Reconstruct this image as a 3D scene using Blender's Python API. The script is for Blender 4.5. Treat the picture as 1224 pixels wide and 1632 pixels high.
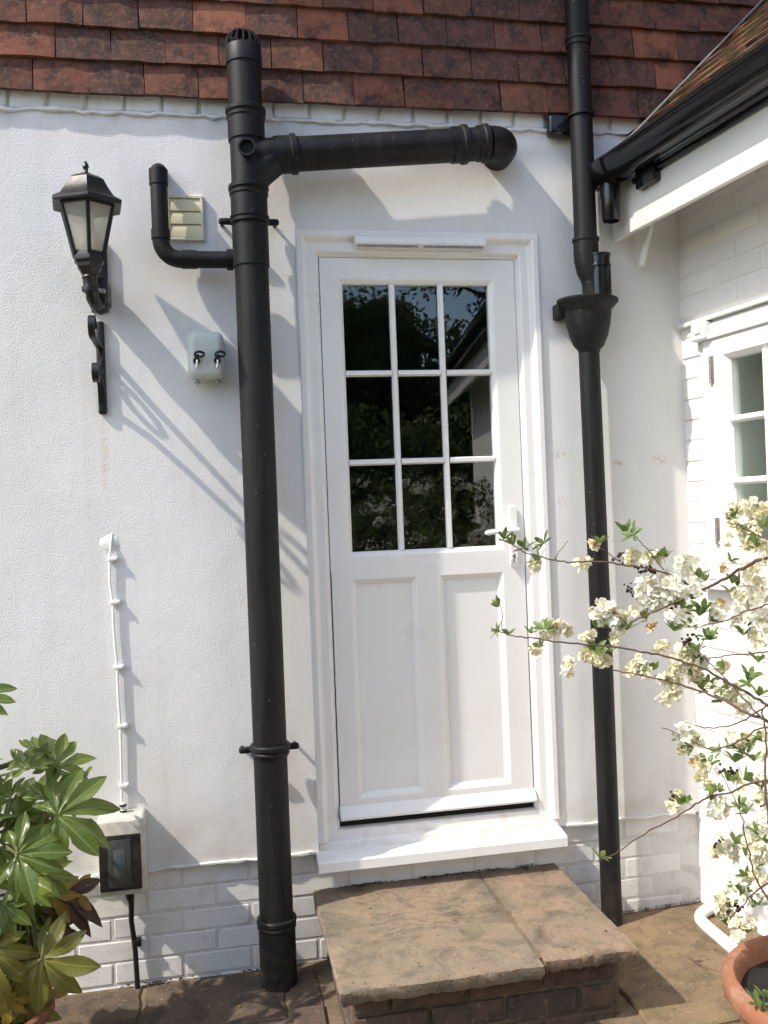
import bpy, bmesh, math, random
import numpy as np
from mathutils import Vector, Matrix

for o in list(bpy.data.objects):
    bpy.data.objects.remove(o, do_unlink=True)
scene = bpy.context.scene
COL = scene.collection
rnd = random.Random(7)
R = math.radians

# ------------------------------------------------------------------ camera
FPX = 1450.0; YAW = R(10.6); ROLL = R(2.2); CD = 3.1; CH = 1.52
CAM = Vector((0, -CD, CH))
fw = Vector((math.sin(YAW), math.cos(YAW), 0)); r0 = Vector((math.cos(YAW), -math.sin(YAW), 0)); u0 = Vector((0, 0, 1))
cx = r0 * math.cos(ROLL) - u0 * math.sin(ROLL)
cy = r0 * math.sin(ROLL) + u0 * math.cos(ROLL)
cam_data = bpy.data.cameras.new('camera')
cam = bpy.data.objects.new('camera', cam_data); COL.objects.link(cam)
cam_data.sensor_fit = 'VERTICAL'; cam_data.sensor_height = 24.0; cam_data.lens = 24.0 * FPX / 1632.0
cam_data.clip_start = 0.05; cam_data.clip_end = 800
m = Matrix((cx, cy, -fw)).transposed().to_4x4(); m.translation = CAM
cam.matrix_world = m
scene.camera = cam

# ------------------------------------------------------------------ light
SUN_TO = Vector((-1.0, -0.30, 1.18)).normalized()
world = bpy.data.worlds.new('World'); scene.world = world; world.use_nodes = True
wn = world.node_tree.nodes; wl = world.node_tree.links
sky = wn.new('ShaderNodeTexSky'); sky.sky_type = 'NISHITA'; sky.sun_disc = False
sky.sun_elevation = math.asin(SUN_TO.z); sky.sun_rotation = math.atan2(SUN_TO.x, SUN_TO.y)
sky.air_density = 1.0; sky.dust_density = 1.6; sky.ozone_density = .8
bg = wn['Background']; bg.inputs['Strength'].default_value = 0.15
wl.new(sky.outputs[0], bg.inputs[0])
sun_d = bpy.data.lights.new('sun', 'SUN'); sun_d.energy = 2.4; sun_d.angle = R(0.8); sun_d.color = (1.0, 0.93, 0.82)
sun = bpy.data.objects.new('sun', sun_d); COL.objects.link(sun)
sun.rotation_euler = SUN_TO.to_track_quat('Z', 'Y').to_euler(); sun.location = (-6, -3, 7)
scene.view_settings.view_transform = 'Standard'; scene.view_settings.look = 'None'
scene.view_settings.gamma = 1.0; scene.view_settings.use_curve_mapping = False
scene.view_settings.exposure = 1.16
scene.render.engine = 'CYCLES'
scene.cycles.max_bounces = 6; scene.cycles.diffuse_bounces = 4; scene.cycles.glossy_bounces = 4; scene.cycles.transparent_max_bounces = 12

# ------------------------------------------------------------------ measuring helpers (photo pixel -> point at a known depth)
def ray(px, py): return fw + cx * ((px - 612) / FPX) - cy * ((py - 816) / FPX)
def aty(px, py, y=0.0):
    d = ray(px, py); return CAM + d * ((y - CAM.y) / d.y)
def atz(px, py, z=0.0):
    d = ray(px, py); return CAM + d * ((z - CAM.z) / d.z)

# ------------------------------------------------------------------ mesh helpers
class MB:
    def __init__(s): s.v = []; s.f = []; s.uv = {}
    def add(s, vs, fs):
        b = len(s.v); s.v += [tuple(p) for p in vs]; s.f += [tuple(i + b for i in f) for f in fs]; return s
    def box(s, x0, x1, y0, y1, z0, z1):
        return s.add([(x0,y0,z0),(x1,y0,z0),(x1,y1,z0),(x0,y1,z0),(x0,y0,z1),(x1,y0,z1),(x1,y1,z1),(x0,y1,z1)],
                     [(3,2,1,0),(4,5,6,7),(0,1,5,4),(1,2,6,5),(2,3,7,6),(3,0,4,7)])
    def rbox(s, x0, x1, y0, y1, z0, z1, r=0.004, seg=2):
        bm = bmesh.new(); bmesh.ops.create_cube(bm, size=1)
        for v in bm.verts:
            v.co = Vector((x0+(v.co.x+.5)*(x1-x0), y0+(v.co.y+.5)*(y1-y0), z0+(v.co.z+.5)*(z1-z0)))
        r = min(r, .49*min(abs(x1-x0), abs(y1-y0), abs(z1-z0)))
        bmesh.ops.bevel(bm, geom=list(bm.edges), offset=r, segments=seg, profile=.5, affect='EDGES')
        bm.verts.index_update()
        s.add([v.co[:] for v in bm.verts], [[v.index for v in f.verts] for f in bm.faces]); bm.free(); return s
    def tube(s, path, rad, seg=20, caps=True):
        P = [Vector(p) for p in path]; n = len(P)
        rs = rad if isinstance(rad, (list, tuple)) else [rad]*n
        T = []
        for i in range(n):
            a = P[max(i-1, 0)]; b = P[min(i+1, n-1)]; t = (b-a)
            T.append(t.normalized() if t.length > 1e-9 else (T[-1] if T else Vector((0,0,1))))
        up = Vector((0,0,1)) if abs(T[0].z) < .9 else Vector((1,0,0))
        N = (up - T[0]*up.dot(T[0])).normalized(); vs = []; fs = []
        for i in range(n):
            N = (N - T[i]*N.dot(T[i]))
            N = N.normalized() if N.length > 1e-6 else T[i].orthogonal().normalized()
            B = T[i].cross(N)
            for k in range(seg):
                a = 2*math.pi*k/seg; vs.append(P[i] + (N*math.cos(a)+B*math.sin(a))*rs[i])
        for i in range(n-1):
            for k in range(seg):
                k2 = (k+1) % seg
                fs.append((i*seg+k, i*seg+k2, (i+1)*seg+k2, (i+1)*seg+k))
        if caps:
            fs.append(tuple(range(seg))[::-1]); fs.append(tuple((n-1)*seg+k for k in range(seg)))
        return s.add(vs, fs)
    def lathe(s, prof, c=(0,0,0), axis=(0,0,1), seg=24):
        ax = Vector(axis).normalized(); a = ax.orthogonal().normalized(); b = ax.cross(a); c = Vector(c); vs = []; fs = []
        n = len(prof)
        for (r_, h) in prof:
            for k in range(seg):
                t = 2*math.pi*k/seg; vs.append(c + ax*h + (a*math.cos(t)+b*math.sin(t))*r_)
        for i in range(n-1):
            for k in range(seg):
                k2 = (k+1) % seg; fs.append((i*seg+k, i*seg+k2, (i+1)*seg+k2, (i+1)*seg+k))
        if prof[0][0] > 1e-6: fs.append(tuple(range(seg))[::-1])
        if prof[-1][0] > 1e-6: fs.append(tuple((n-1)*seg+k for k in range(seg)))
        return s.add(vs, fs)
    def ngon(s, sides, rings, c=(0,0,0), rot=0.0):
        """stack of regular polygons (r, z) around a vertical axis"""
        c = Vector(c); vs = []; fs = []; n = len(rings)
        for (r_, z) in rings:
            for k in range(sides):
                t = 2*math.pi*k/sides+rot; vs.append(c+Vector((r_*math.cos(t), r_*math.sin(t), z)))
        for i in range(n-1):
            for k in range(sides):
                k2 = (k+1) % sides; fs.append((i*sides+k, i*sides+k2, (i+1)*sides+k2, (i+1)*sides+k))
        fs.append(tuple(range(sides))[::-1]); fs.append(tuple((n-1)*sides+k for k in range(sides)))
        return s.add(vs, fs)
    def ball(s, c, r, seg=12, rings=8, sx=1, sy=1, sz=1):
        prof = [(max(1e-7, math.sin(math.pi*i/rings)), -math.cos(math.pi*i/rings)) for i in range(rings+1)]
        b = MB(); b.lathe(prof, (0,0,0), (0,0,1), seg)
        return s.add([(c[0]+x*r*sx, c[1]+y*r*sy, c[2]+z*r*sz) for x,y,z in b.v], b.f)
    def xf(s, fn):
        s.v = [tuple(fn(*p)) for p in s.v]; return s
    def mesh(s, name, smooth=35):
        me = bpy.data.meshes.new(name); me.from_pydata(s.v, [], s.f)
        bm = bmesh.new(); bm.from_mesh(me); bmesh.ops.remove_doubles(bm, verts=list(bm.verts), dist=1e-6)
        bmesh.ops.recalc_face_normals(bm, faces=list(bm.faces)); bm.to_mesh(me); bm.free()
        if smooth:
            me.shade_smooth(); me.set_sharp_from_angle(angle=R(smooth))
        return me
LOC = {}
def wloc(o): return LOC.get(o.name, Vector((0,0,0)))
def put(o, parent=None):
    COL.objects.link(o)
    if parent is not None:
        o.parent = parent; o.matrix_parent_inverse = Matrix.Translation(-wloc(parent))
    return o
def obj(name, mb, mat, parent=None, smooth=35):
    me = mb if isinstance(mb, bpy.types.Mesh) else mb.mesh(name, smooth)
    if not me.materials: me.materials.append(mat)
    return put(bpy.data.objects.new(name, me), parent)
def inst(name, me, mw, parent=None):
    o = bpy.data.objects.new(name, me); put(o, parent); o.matrix_basis = mw; return o
def tag(o, label=None, cat=None, group=None, kind=None):
    if label: o['label'] = label
    if cat: o['category'] = cat
    if group: o['group'] = group
    if kind: o['kind'] = kind
    return o
def thing(name, loc, label, cat, group=None):
    o = bpy.data.objects.new(name, None); COL.objects.link(o); o.location = loc; o.empty_display_size = .05
    LOC[o.name] = Vector(loc); tag(o, label, cat, group); return o
def arc(c, r, a0, a1, ux, uz, n=8):
    c = Vector(c); ux = Vector(ux); uz = Vector(uz)
    return [c + ux*(r*math.cos(a0+(a1-a0)*i/n)) + uz*(r*math.sin(a0+(a1-a0)*i/n)) for i in range(n+1)]
def sweep(x0, x1, z0, z1, prof, closed=True, ml=1, mr=1, mt=1, mb=1):
    """mitred picture-frame sweep of profile (inset, y) round a rectangle; open at the bottom when not closed"""
    vs = []; fs = []; n = len(prof)
    cs = [lambda d: (x0+d*ml, z0+(d*mb if closed else 0)), lambda d: (x0+d*ml, z1-d*mt), lambda d: (x1-d*mr, z1-d*mt), lambda d: (x1-d*mr, z0+(d*mb if closed else 0))]
    for cfun in cs:
        for d, y in prof:
            x, z = cfun(d); vs.append((x, y, z))
    for a in range(4 if closed else 3):
        b = (a+1) % 4
        for i in range(n-1): fs.append((a*n+i, b*n+i, b*n+i+1, a*n+i+1))
    if not closed:
        fs.append(tuple(range(n))); fs.append(tuple(3*n+i for i in range(n))[::-1])
    return MB().add(vs, fs)

# ------------------------------------------------------------------ materials
def newmat(name):
    mt = bpy.data.materials.new(name); mt.use_nodes = True; nt = mt.node_tree
    return mt, nt, nt.nodes['Principled BSDF']
def nd(nt, typ, **kw):
    n = nt.nodes.new(typ)
    for k, v in kw.items():
        if k in n.inputs.keys(): n.inputs[k].default_value = v
        else: setattr(n, k, v)
    return n
def pos(nt): return nd(nt, 'ShaderNodeNewGeometry').outputs['Position']
def ocoord(nt): return nd(nt, 'ShaderNodeTexCoord').outputs['Object']
def noise(nt, scale, detail=4, rough=.55, vec=None, dist=0.0):
    n = nd(nt, 'ShaderNodeTexNoise'); n.inputs['Scale'].default_value = scale; n.inputs['Detail'].default_value = detail
    n.inputs['Roughness'].default_value = rough; n.inputs['Distortion'].default_value = dist
    nt.links.new(vec if vec is not None else pos(nt), n.inputs['Vector']); return n.outputs['Fac']
def ramp(nt, fac, stops):
    n = nd(nt, 'ShaderNodeValToRGB'); cr = n.color_ramp
    while len(cr.elements) > 1: cr.elements.remove(cr.elements[-1])
    for i, (p, c) in enumerate(stops):
        e = cr.elements[0] if i == 0 else cr.elements.new(p)
        e.position = p; e.color = (*c, 1) if len(c) == 3 else c
    nt.links.new(fac, n.inputs['Fac']); return n.outputs['Color']
def mix(nt, fac, a, b, mode='MIX'):
    n = nd(nt, 'ShaderNodeMix', data_type='RGBA', blend_type=mode)
    for sock, val in ((n.inputs[0], fac), (n.inputs[6], a), (n.inputs[7], b)):
        if hasattr(val, 'links') or isinstance(val, bpy.types.NodeSocket): nt.links.new(val, sock)
        elif isinstance(val, (int, float)): sock.default_value = val
        else: sock.default_value = (*val, 1) if len(val) == 3 else val
    return n.outputs[2]
def math_(nt, op, a, b=0.0):
    n = nd(nt, 'ShaderNodeMath', operation=op)
    for sock, val in ((n.inputs[0], a), (n.inputs[1], b)):
        if isinstance(val, (int, float)): sock.default_value = val
        else: nt.links.new(val, sock)
    return n.outputs[0]
def maprange(nt, v, a, b, c, d, smooth=False):
    n = nd(nt, 'ShaderNodeMapRange'); nt.links.new(v, n.inputs[0])
    if smooth: n.interpolation_type = 'SMOOTHSTEP'
    for i, x in enumerate((a, b, c, d)): n.inputs[i+1].default_value = x
    return n.outputs[0]
def bump(nt, bs, height, dist=.002, strength=.5, chain=None):
    n = nd(nt, 'ShaderNodeBump'); n.inputs['Strength'].default_value = strength; n.inputs['Distance'].default_value = dist
    nt.links.new(height, n.inputs['Height'])
    if chain is not None: nt.links.new(chain, n.inputs['Normal'])
    nt.links.new(n.outputs[0], bs.inputs['Normal']); return n.outputs[0]
def blob(nt, c, size):
    """1 inside an ellipsoid at c fading to 0"""
    s_ = nd(nt, 'ShaderNodeVectorMath', operation='SUBTRACT'); nt.links.new(pos(nt), s_.inputs[0]); s_.inputs[1].default_value = c
    d_ = nd(nt, 'ShaderNodeVectorMath', operation='DIVIDE'); nt.links.new(s_.outputs[0], d_.inputs[0]); d_.inputs[1].default_value = size
    l_ = nd(nt, 'ShaderNodeVectorMath', operation='LENGTH'); nt.links.new(d_.outputs[0], l_.inputs[0])
    return maprange(nt, l_.outputs['Value'], 0.15, 1.0, 1.0, 0.0, True)
def orand(nt): return nd(nt, 'ShaderNodeObjectInfo').outputs['Random']
def L(nt, a, b): nt.links.new(a, b)

def plain(name, col, rough=.5, var=.08, scale=30, bmp=0.0, bscale=400, metal=0.0, spec=.5, coat=0.0):
    mt, nt, bs = newmat(name)
    c2 = tuple(max(0, c*(1-var*2)) for c in col)
    L(nt, mix(nt, maprange(nt, noise(nt, scale, 5), .3, .7, 0, 1), c2, col), bs.inputs['Base Color'])
    L(nt, maprange(nt, noise(nt, scale*.7, 3), .3, .7, max(.02, rough-.08), min(1, rough+.08)), bs.inputs['Roughness'])
    bs.inputs['Metallic'].default_value = metal; bs.inputs['Specular IOR Level'].default_value = spec
    bs.inputs['Coat Weight'].default_value = coat
    if bmp: bump(nt, bs, noise(nt, bscale, 3), .001, bmp)
    return mt

def mat_stucco():
    mt, nt, bs = newmat('white_render')
    base = mix(nt, maprange(nt, noise(nt, 2.2, 5), .35, .7, 0, 1), (.80,.795,.785), (.74,.73,.715))
    grain = maprange(nt, noise(nt, 160, 4, .6), .35, .65, 0, 1)
    base = mix(nt, .10, base, ramp(nt, grain, [(0,(.45,.44,.42)),(1,(1,1,1))]), 'MULTIPLY')
    # rust streak below the iron bracket, rusty spots beside the rainwater pipe, dark specks
    n1 = maprange(nt, noise(nt, 35, 4), .38, .62, .15, 1)
    streak = math_(nt, 'MULTIPLY', blob(nt, aty(167, 720).to_tuple(), (.022, .2, .19)), n1)
    base = mix(nt, math_(nt, 'MULTIPLY', streak, .55), base, (.62,.47,.28))
    patch = math_(nt, 'MULTIPLY', blob(nt, aty(172, 865).to_tuple(), (.055, .2, .05)), maprange(nt, noise(nt, 60, 3), .45, .6, 0, .35))
    base = mix(nt, patch, base, (.6,.5,.38))
    for (px, py, sx, sz, k) in ((985,737,.028,.018,.8),(1052,733,.045,.028,.5),(893,724,.04,.02,.55),(897,800,.03,.03,.4),(1005,845,.03,.012,.4)):
        p = aty(px, py); bl = math_(nt, 'MULTIPLY', blob(nt, p.to_tuple(), (sx, .2, sz)), maprange(nt, noise(nt, 70, 4), .42, .62, 0, k))
        base = mix(nt, bl, base, (.48,.27,.13))
    mp = nd(nt, 'ShaderNodeMapping'); mp.inputs['Scale'].default_value = (14, 14, .9); L(nt, pos(nt), mp.inputs['Vector'])
    base = mix(nt, maprange(nt, noise(nt, 1.0, 5, .6, mp.outputs[0]), .52, .75, 0, .22), base, (.58,.55,.49))
    base = mix(nt, maprange(nt, noise(nt, 3.3, 3, .5), .56, .60, 0, .10), base, (.70,.68,.64))
    specks = maprange(nt, noise(nt, 95, 2), .735, .765, 0, .75)
    base = mix(nt, specks, base, (.2,.18,.15))
    sx_ = nd(nt, 'ShaderNodeSeparateXYZ'); L(nt, pos(nt), sx_.inputs[0])
    low = math_(nt, 'MULTIPLY', maprange(nt, sx_.outputs['Z'], .36, .62, 1, 0, True), maprange(nt, noise(nt, 9, 5), .42, .7, 0, .55))
    base = mix(nt, low, base, (.50,.44,.36))
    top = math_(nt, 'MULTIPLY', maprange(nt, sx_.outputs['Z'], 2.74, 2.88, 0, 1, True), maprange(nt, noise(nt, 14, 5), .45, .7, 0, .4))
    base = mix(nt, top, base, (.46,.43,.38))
    L(nt, base, bs.inputs['Base Color']); bs.inputs['Roughness'].default_value = .8; bs.inputs['Specular IOR Level'].default_value = .25
    h = math_(nt, 'ADD', noise(nt, 190, 2, .5), math_(nt, 'MULTIPLY', noise(nt, 6, 3), 2.0))
    bump(nt, bs, h, .0027, .5)
    return mt

def mat_paintbrick(name, white=(.77,.755,.73), dirt=(.42,.37,.31), amount=.7):
    mt, nt, bs = newmat(name)
    base = mix(nt, orand(nt), white, tuple(c*.9 for c in white))
    d = maprange(nt, noise(nt, 16, 6, .65), .5, .72, 0, amount)
    base = mix(nt, d, base, dirt)
    base = mix(nt, maprange(nt, noise(nt, 90, 3), .68, .74, 0, .6), base, (.2,.18,.14))
    L(nt, base, bs.inputs['Base Color']); bs.inputs['Roughness'].default_value = .72; bs.inputs['Specular IOR Level'].default_value = .3
    h = math_(nt, 'ADD', noise(nt, 150, 3), math_(nt, 'MULTIPLY', noise(nt, 30, 3), 1.0))
    bump(nt, bs, h, .0018, .4)
    return mt

def mat_tile(name, moss=0.0):
    mt, nt, bs = newmat(name)
    rv = orand(nt)
    c = ramp(nt, rv, [(0,(.18,.07,.044)),(.14,(.12,.055,.04)),(.28,(.22,.08,.048)),(.42,(.08,.046,.038)),(.56,(.165,.068,.047)),(.68,(.10,.052,.042)),(.8,(.14,.064,.046)),(.9,(.28,.105,.06)),(1,(.14,.06,.042))])
    off = nd(nt, 'ShaderNodeVectorMath', operation='ADD'); L(nt, pos(nt), off.inputs[0])
    sc = nd(nt, 'ShaderNodeVectorMath', operation='SCALE'); L(nt, nd(nt, 'ShaderNodeObjectInfo').outputs['Location'], sc.inputs[0]); sc.inputs['Scale'].default_value = 37.0
    L(nt, sc.outputs[0], off.inputs[1])
    v = off.outputs[0]
    c = mix(nt, maprange(nt, noise(nt, 14, 5, .62, v), .44, .64, 0, .85), c, (.036,.028,.026))
    c = mix(nt, maprange(nt, noise(nt, 60, 4, .6, v), .5, .72, 0, .55), c, (.25,.125,.085))
    c = mix(nt, maprange(nt, noise(nt, 25, 5, .7, v), .66, .74, 0, .7), c, (.20,.18,.14))
    if moss: c = mix(nt, maprange(nt, noise(nt, 18, 5), .42, .6, 0, moss), c, (.085,.08,.03))
    L(nt, c, bs.inputs['Base Color']); bs.inputs['Roughness'].default_value = .85; bs.inputs['Specular IOR Level'].default_value = .25
    bump(nt, bs, math_(nt, 'ADD', noise(nt, 200, 3), math_(nt, 'MULTIPLY', noise(nt, 35, 3), 1.5)), .003, .6)
    return mt

def mat_brownbrick():
    mt, nt, bs = newmat('brown_brick')
    c = ramp(nt, orand(nt), [(0,(.085,.058,.042)),(.3,(.105,.068,.048)),(.6,(.08,.058,.044)),(.8,(.12,.075,.052)),(1,(.09,.06,.045))])
    c = mix(nt, maprange(nt, noise(nt, 26, 6, .65), .45, .7, 0, .75), c, (.035,.028,.022))
    c = mix(nt, maprange(nt, noise(nt, 50, 4), .62, .72, 0, .5), c, (.26,.2,.13))
    L(nt, c, bs.inputs['Base Color']); bs.inputs['Roughness'].default_value = .9
    bump(nt, bs, math_(nt, 'ADD', noise(nt, 150, 4), noise(nt, 30, 3)), .005, .6)
    return mt

def mat_stone(name, a, b, dark, pattern=False, moss=.4):
    mt, nt, bs = newmat(name)
    c = mix(nt, maprange(nt, noise(nt, 5.5, 6, .6), .35, .65, 0, 1), a, b)
    c = mix(nt, maprange(nt, noise(nt, 11, 7, .7, None, .6), .47, .68, 0, .85), c, dark)
    h = math_(nt, 'ADD', noise(nt, 110, 4), math_(nt, 'MULTIPLY', noise(nt, 12, 5), 2.2))
    if pattern:
        # worn curling relief in the middle of the slab
        w = nd(nt, 'ShaderNodeTexVoronoi', feature='SMOOTH_F1'); w.inputs['Scale'].default_value = 15
        wv = nd(nt, 'ShaderNodeTexWave', wave_type='RINGS'); wv.inputs['Scale'].default_value = 9; wv.inputs['Distortion'].default_value = 9; wv.inputs['Detail Scale'].default_value = 2.2
        L(nt, pos(nt), wv.inputs['Vector'])
        sx_ = nd(nt, 'ShaderNodeSeparateXYZ'); L(nt, pos(nt), sx_.inputs[0])
        mk = math_(nt, 'MULTIPLY', math_(nt, 'MULTIPLY', maprange(nt, sx_.outputs['X'], .40, .43, 0, 1), maprange(nt, sx_.outputs['X'], .80, .83, 1, 0)),
                   math_(nt, 'MULTIPLY', maprange(nt, sx_.outputs['Y'], -.42, -.38, 0, 1), maprange(nt, sx_.outputs['Y'], -.09, -.06, 1, 0)))
        sw = math_(nt, 'MULTIPLY', maprange(nt, wv.outputs['Fac'], .45, .6, 0, 1), mk)
        c = mix(nt, math_(nt, 'MULTIPLY', sw, .4), c, (.30,.21,.14))
        h = math_(nt, 'ADD', h, math_(nt, 'MULTIPLY', sw, .5))
    if moss: c = mix(nt, maprange(nt, noise(nt, 4, 6, .6), .52, .7, 0, moss), c, (.13,.12,.05))
    c = mix(nt, maprange(nt, noise(nt, 75, 3), .66, .73, 0, .7), c, (.36,.32,.24))
    c = mix(nt, maprange(nt, noise(nt, 60, 3), .28, .36, .7, 0), c, (.04,.032,.025))
    L(nt, c, bs.inputs['Base Color']); bs.inputs['Roughness'].default_value = .88; bs.inputs['Specular IOR Level'].default_value = .25
    bump(nt, bs, h, .006, .55)
    return mt

def mat_leaf(name, cols, vein, rough=.32, transl=.3, uvvein=True):
    mt, nt, bs = newmat(name)
    c = ramp(nt, orand(nt), [(i/max(1, len(cols)-1), c_) for i, c_ in enumerate(cols)])
    c = mix(nt, maprange(nt, noise(nt, 22, 4), .4, .7, 0, .6), c, tuple(x*.6 for x in cols[0]))
    if uvvein:
        uv = nd(nt, 'ShaderNodeUVMap'); sx_ = nd(nt, 'ShaderNodeSeparateXYZ'); L(nt, uv.outputs[0], sx_.inputs[0])
        ax = math_(nt, 'ABSOLUTE', sx_.outputs['X'])
        c = mix(nt, maprange(nt, ax, .012, .05, .6, 0), c, vein)
        wv = math_(nt, 'SINE', math_(nt, 'MULTIPLY', math_(nt, 'SUBTRACT', sx_.outputs['Y'], math_(nt, 'MULTIPLY', ax, .12)), 62.0))
        c = mix(nt, maprange(nt, wv, .9, 1.0, 0, .16), c, vein)
    L(nt, c, bs.inputs['Base Color']); bs.inputs['Roughness'].default_value = rough
    tr = nd(nt, 'ShaderNodeBsdfTranslucent'); L(nt, mix(nt, .5, c, vein), tr.inputs['Color'])
    ms = nd(nt, 'ShaderNodeMixShader'); ms.inputs[0].default_value = transl
    L(nt, bs.outputs[0], ms.inputs[1]); L(nt, tr.outputs[0], ms.inputs[2]); L(nt, ms.outputs[0], nt.nodes['Material Output'].inputs[0])
    bump(nt, bs, noise(nt, 60, 2), .003, .3)
    return mt

def mat_glass(name, ior=1.75, tint=(.93,.97,.95), wob=.035):
    """a thin window pane: fresnel reflection over clear transmission, faintly uneven"""
    mt, nt, bs = newmat(name); nt.nodes.remove(bs)
    lw = nd(nt, 'ShaderNodeLayerWeight'); lw.inputs['Blend'].default_value = .5
    f0 = ((ior-1)/(ior+1))**2
    sch = math_(nt, 'ADD', math_(nt, 'MULTIPLY', math_(nt, 'POWER', lw.outputs['Facing'], 5.0), 1-f0), f0)
    gl = nd(nt, 'ShaderNodeBsdfGlossy'); gl.inputs['Roughness'].default_value = .008
    tp = nd(nt, 'ShaderNodeBsdfTransparent'); tp.inputs['Color'].default_value = (*tint, 1)
    bp = nd(nt, 'ShaderNodeBump'); bp.inputs['Strength'].default_value = wob; bp.inputs['Distance'].default_value = .004
    L(nt, noise(nt, 7, 1), bp.inputs['Height']); L(nt, bp.outputs[0], gl.inputs['Normal'])
    ms = nd(nt, 'ShaderNodeMixShader'); L(nt, sch, ms.inputs[0]); L(nt, tp.outputs[0], ms.inputs[1]); L(nt, gl.outputs[0], ms.inputs[2])
    L(nt, ms.outputs[0], nt.nodes['Material Output'].inputs[0])
    return mt

M = {}
M['stucco'] = mat_stucco()
M['wbrick'] = mat_paintbrick('painted_brick', (.82,.81,.785), (.56,.5,.42), .5)
M['wmortar'] = mat_paintbrick('painted_mortar', (.78,.765,.74), (.44,.39,.32), .7)
M['wingbrick'] = mat_paintbrick('wing_painted_brick', (.80,.785,.755), (.62,.57,.48), .35)
M['wingmortar'] = mat_paintbrick('wing_painted_mortar', (.79,.775,.745), (.6,.55,.46), .3)
M['tile'] = mat_tile('clay_tile'); M['rooftile'] = mat_tile('mossy_clay_tile', .75)
M['bbrick'] = mat_brownbrick()
M['joint'] = mat_stone('sandy_mortar', (.20,.15,.095), (.14,.105,.07), (.06,.05,.038), moss=.4)
M['stepstone'] = mat_stone('step_sandstone', (.235,.175,.122), (.175,.148,.112), (.09,.076,.058), True, .35)
M['stepstone2'] = mat_stone('step_sandstone_rosy', (.255,.18,.125), (.18,.146,.110), (.09,.076,.058), False, .35)
M['slab'] = mat_stone('paving_stone', (.125,.085,.058), (.085,.066,.048), (.045,.037,.029), False, .3)
M['slabwarm'] = mat_stone('paving_stone_warm', (.225,.16,.095), (.175,.125,.078), (.085,.066,.045), False, .6)
M['upvc'] = plain('white_upvc', (.80,.79,.765), .28, .012, 3, 0, spec=.5)
def mat_upvc():
    mt, nt, bs = newmat('white_upvc')
    c = mix(nt, maprange(nt, noise(nt, 3.5, 5), .4, .7, 0, 1), (.81,.80,.775), (.775,.76,.73))
    sx_ = nd(nt, 'ShaderNodeSeparateXYZ'); L(nt, pos(nt), sx_.inputs[0])
    low = math_(nt, 'MULTIPLY', maprange(nt, sx_.outputs['Z'], .38, .60, 1, 0, True), maprange(nt, noise(nt, 17, 6, .65), .45, .7, 0, .45))
    c = mix(nt, low, c, (.52,.46,.38))
    c = mix(nt, maprange(nt, noise(nt, 70, 3), .70, .76, 0, .35), c, (.5,.46,.4))
    L(nt, c, bs.inputs['Base Color']); L(nt, maprange(nt, noise(nt, 6, 4), .3, .7, .24, .42), bs.inputs['Roughness'])
    return mt
M['upvc'] = mat_upvc()
M['wplastic'] = plain('white_plastic', (.80,.80,.78), .35, .03, 20)
M['wpaint'] = plain('white_gloss_paint', (.79,.785,.76), .38, .03, 12, .15, 120)
M['black'] = plain('black_pvc', (.018,.018,.019), .52, .12, 18, .12, 260, spec=.4)
def mat_pipe():
    mt, nt, bs = newmat('black_pvc')
    mp = nd(nt, 'ShaderNodeMapping'); mp.inputs['Scale'].default_value = (30, 30, 2.2); L(nt, pos(nt), mp.inputs['Vector'])
    st_ = noise(nt, 1.0, 5, .6, mp.outputs[0])
    c = mix(nt, maprange(nt, st_, .45, .72, 0, .8), (.0075,.0075,.0080), (.019,.0185,.018))
    sx_ = nd(nt, 'ShaderNodeSeparateXYZ'); L(nt, pos(nt), sx_.inputs[0])
    low = math_(nt, 'MULTIPLY', maprange(nt, sx_.outputs['Z'], .0, .32, 1, 0, True), maprange(nt, noise(nt, 24, 5), .35, .65, .1, .8))
    c = mix(nt, low, c, (.055,.045,.036))
    c = mix(nt, maprange(nt, noise(nt, 110, 2), .745, .765, 0, .7), c, (.35,.35,.34))
    L(nt, c, bs.inputs['Base Color']); L(nt, maprange(nt, st_, .3, .7, .42, .62), bs.inputs['Roughness']); bs.inputs['Specular IOR Level'].default_value = .25
    bump(nt, bs, noise(nt, 260, 2), .0008, .15)
    return mt
M['black'] = mat_pipe()
M['gloss'] = plain('glossy_black_pvc', (.008,.008,.009), .16, .1, 20)
M['iron'] = plain('black_painted_iron', (.010,.010,.010), .42, .2, 60, .3, 220)
M['hole'] = plain('dark_inside', (.008,.008,.008), .9, .1, 20)
M['cream'] = plain('cream_plastic', (.76,.68,.42), .4, .04, 25)
M['creamframe'] = plain('cream_plastic_frame', (.74,.71,.58), .4, .06, 25)
M['greybox'] = plain('grey_green_enamel', (.52,.575,.53), .3, .03, 40, 0, 500, spec=.6)
M['chrome'] = plain('chrome', (.75,.75,.74), .18, .03, 40, metal=1.0)
M['steel'] = plain('dull_steel', (.42,.41,.38), .42, .15, 60, metal=.8)
M['fusebox'] = plain('weathered_white_plastic', (.62,.60,.53), .45, .14, 45, .1, 200)
M['tint'] = plain('smoked_cover', (.04,.036,.034), .18, .2, 30)
M['lcd'] = plain('grey_panel', (.075,.085,.08), .25, .15, 60)
M['blue'] = plain('blue_label', (.10,.16,.28), .4, .2, 80)
M['terra'] = plain('terracotta', (.29,.13,.072), .78, .22, 9, .3, 150, spec=.25)
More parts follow.
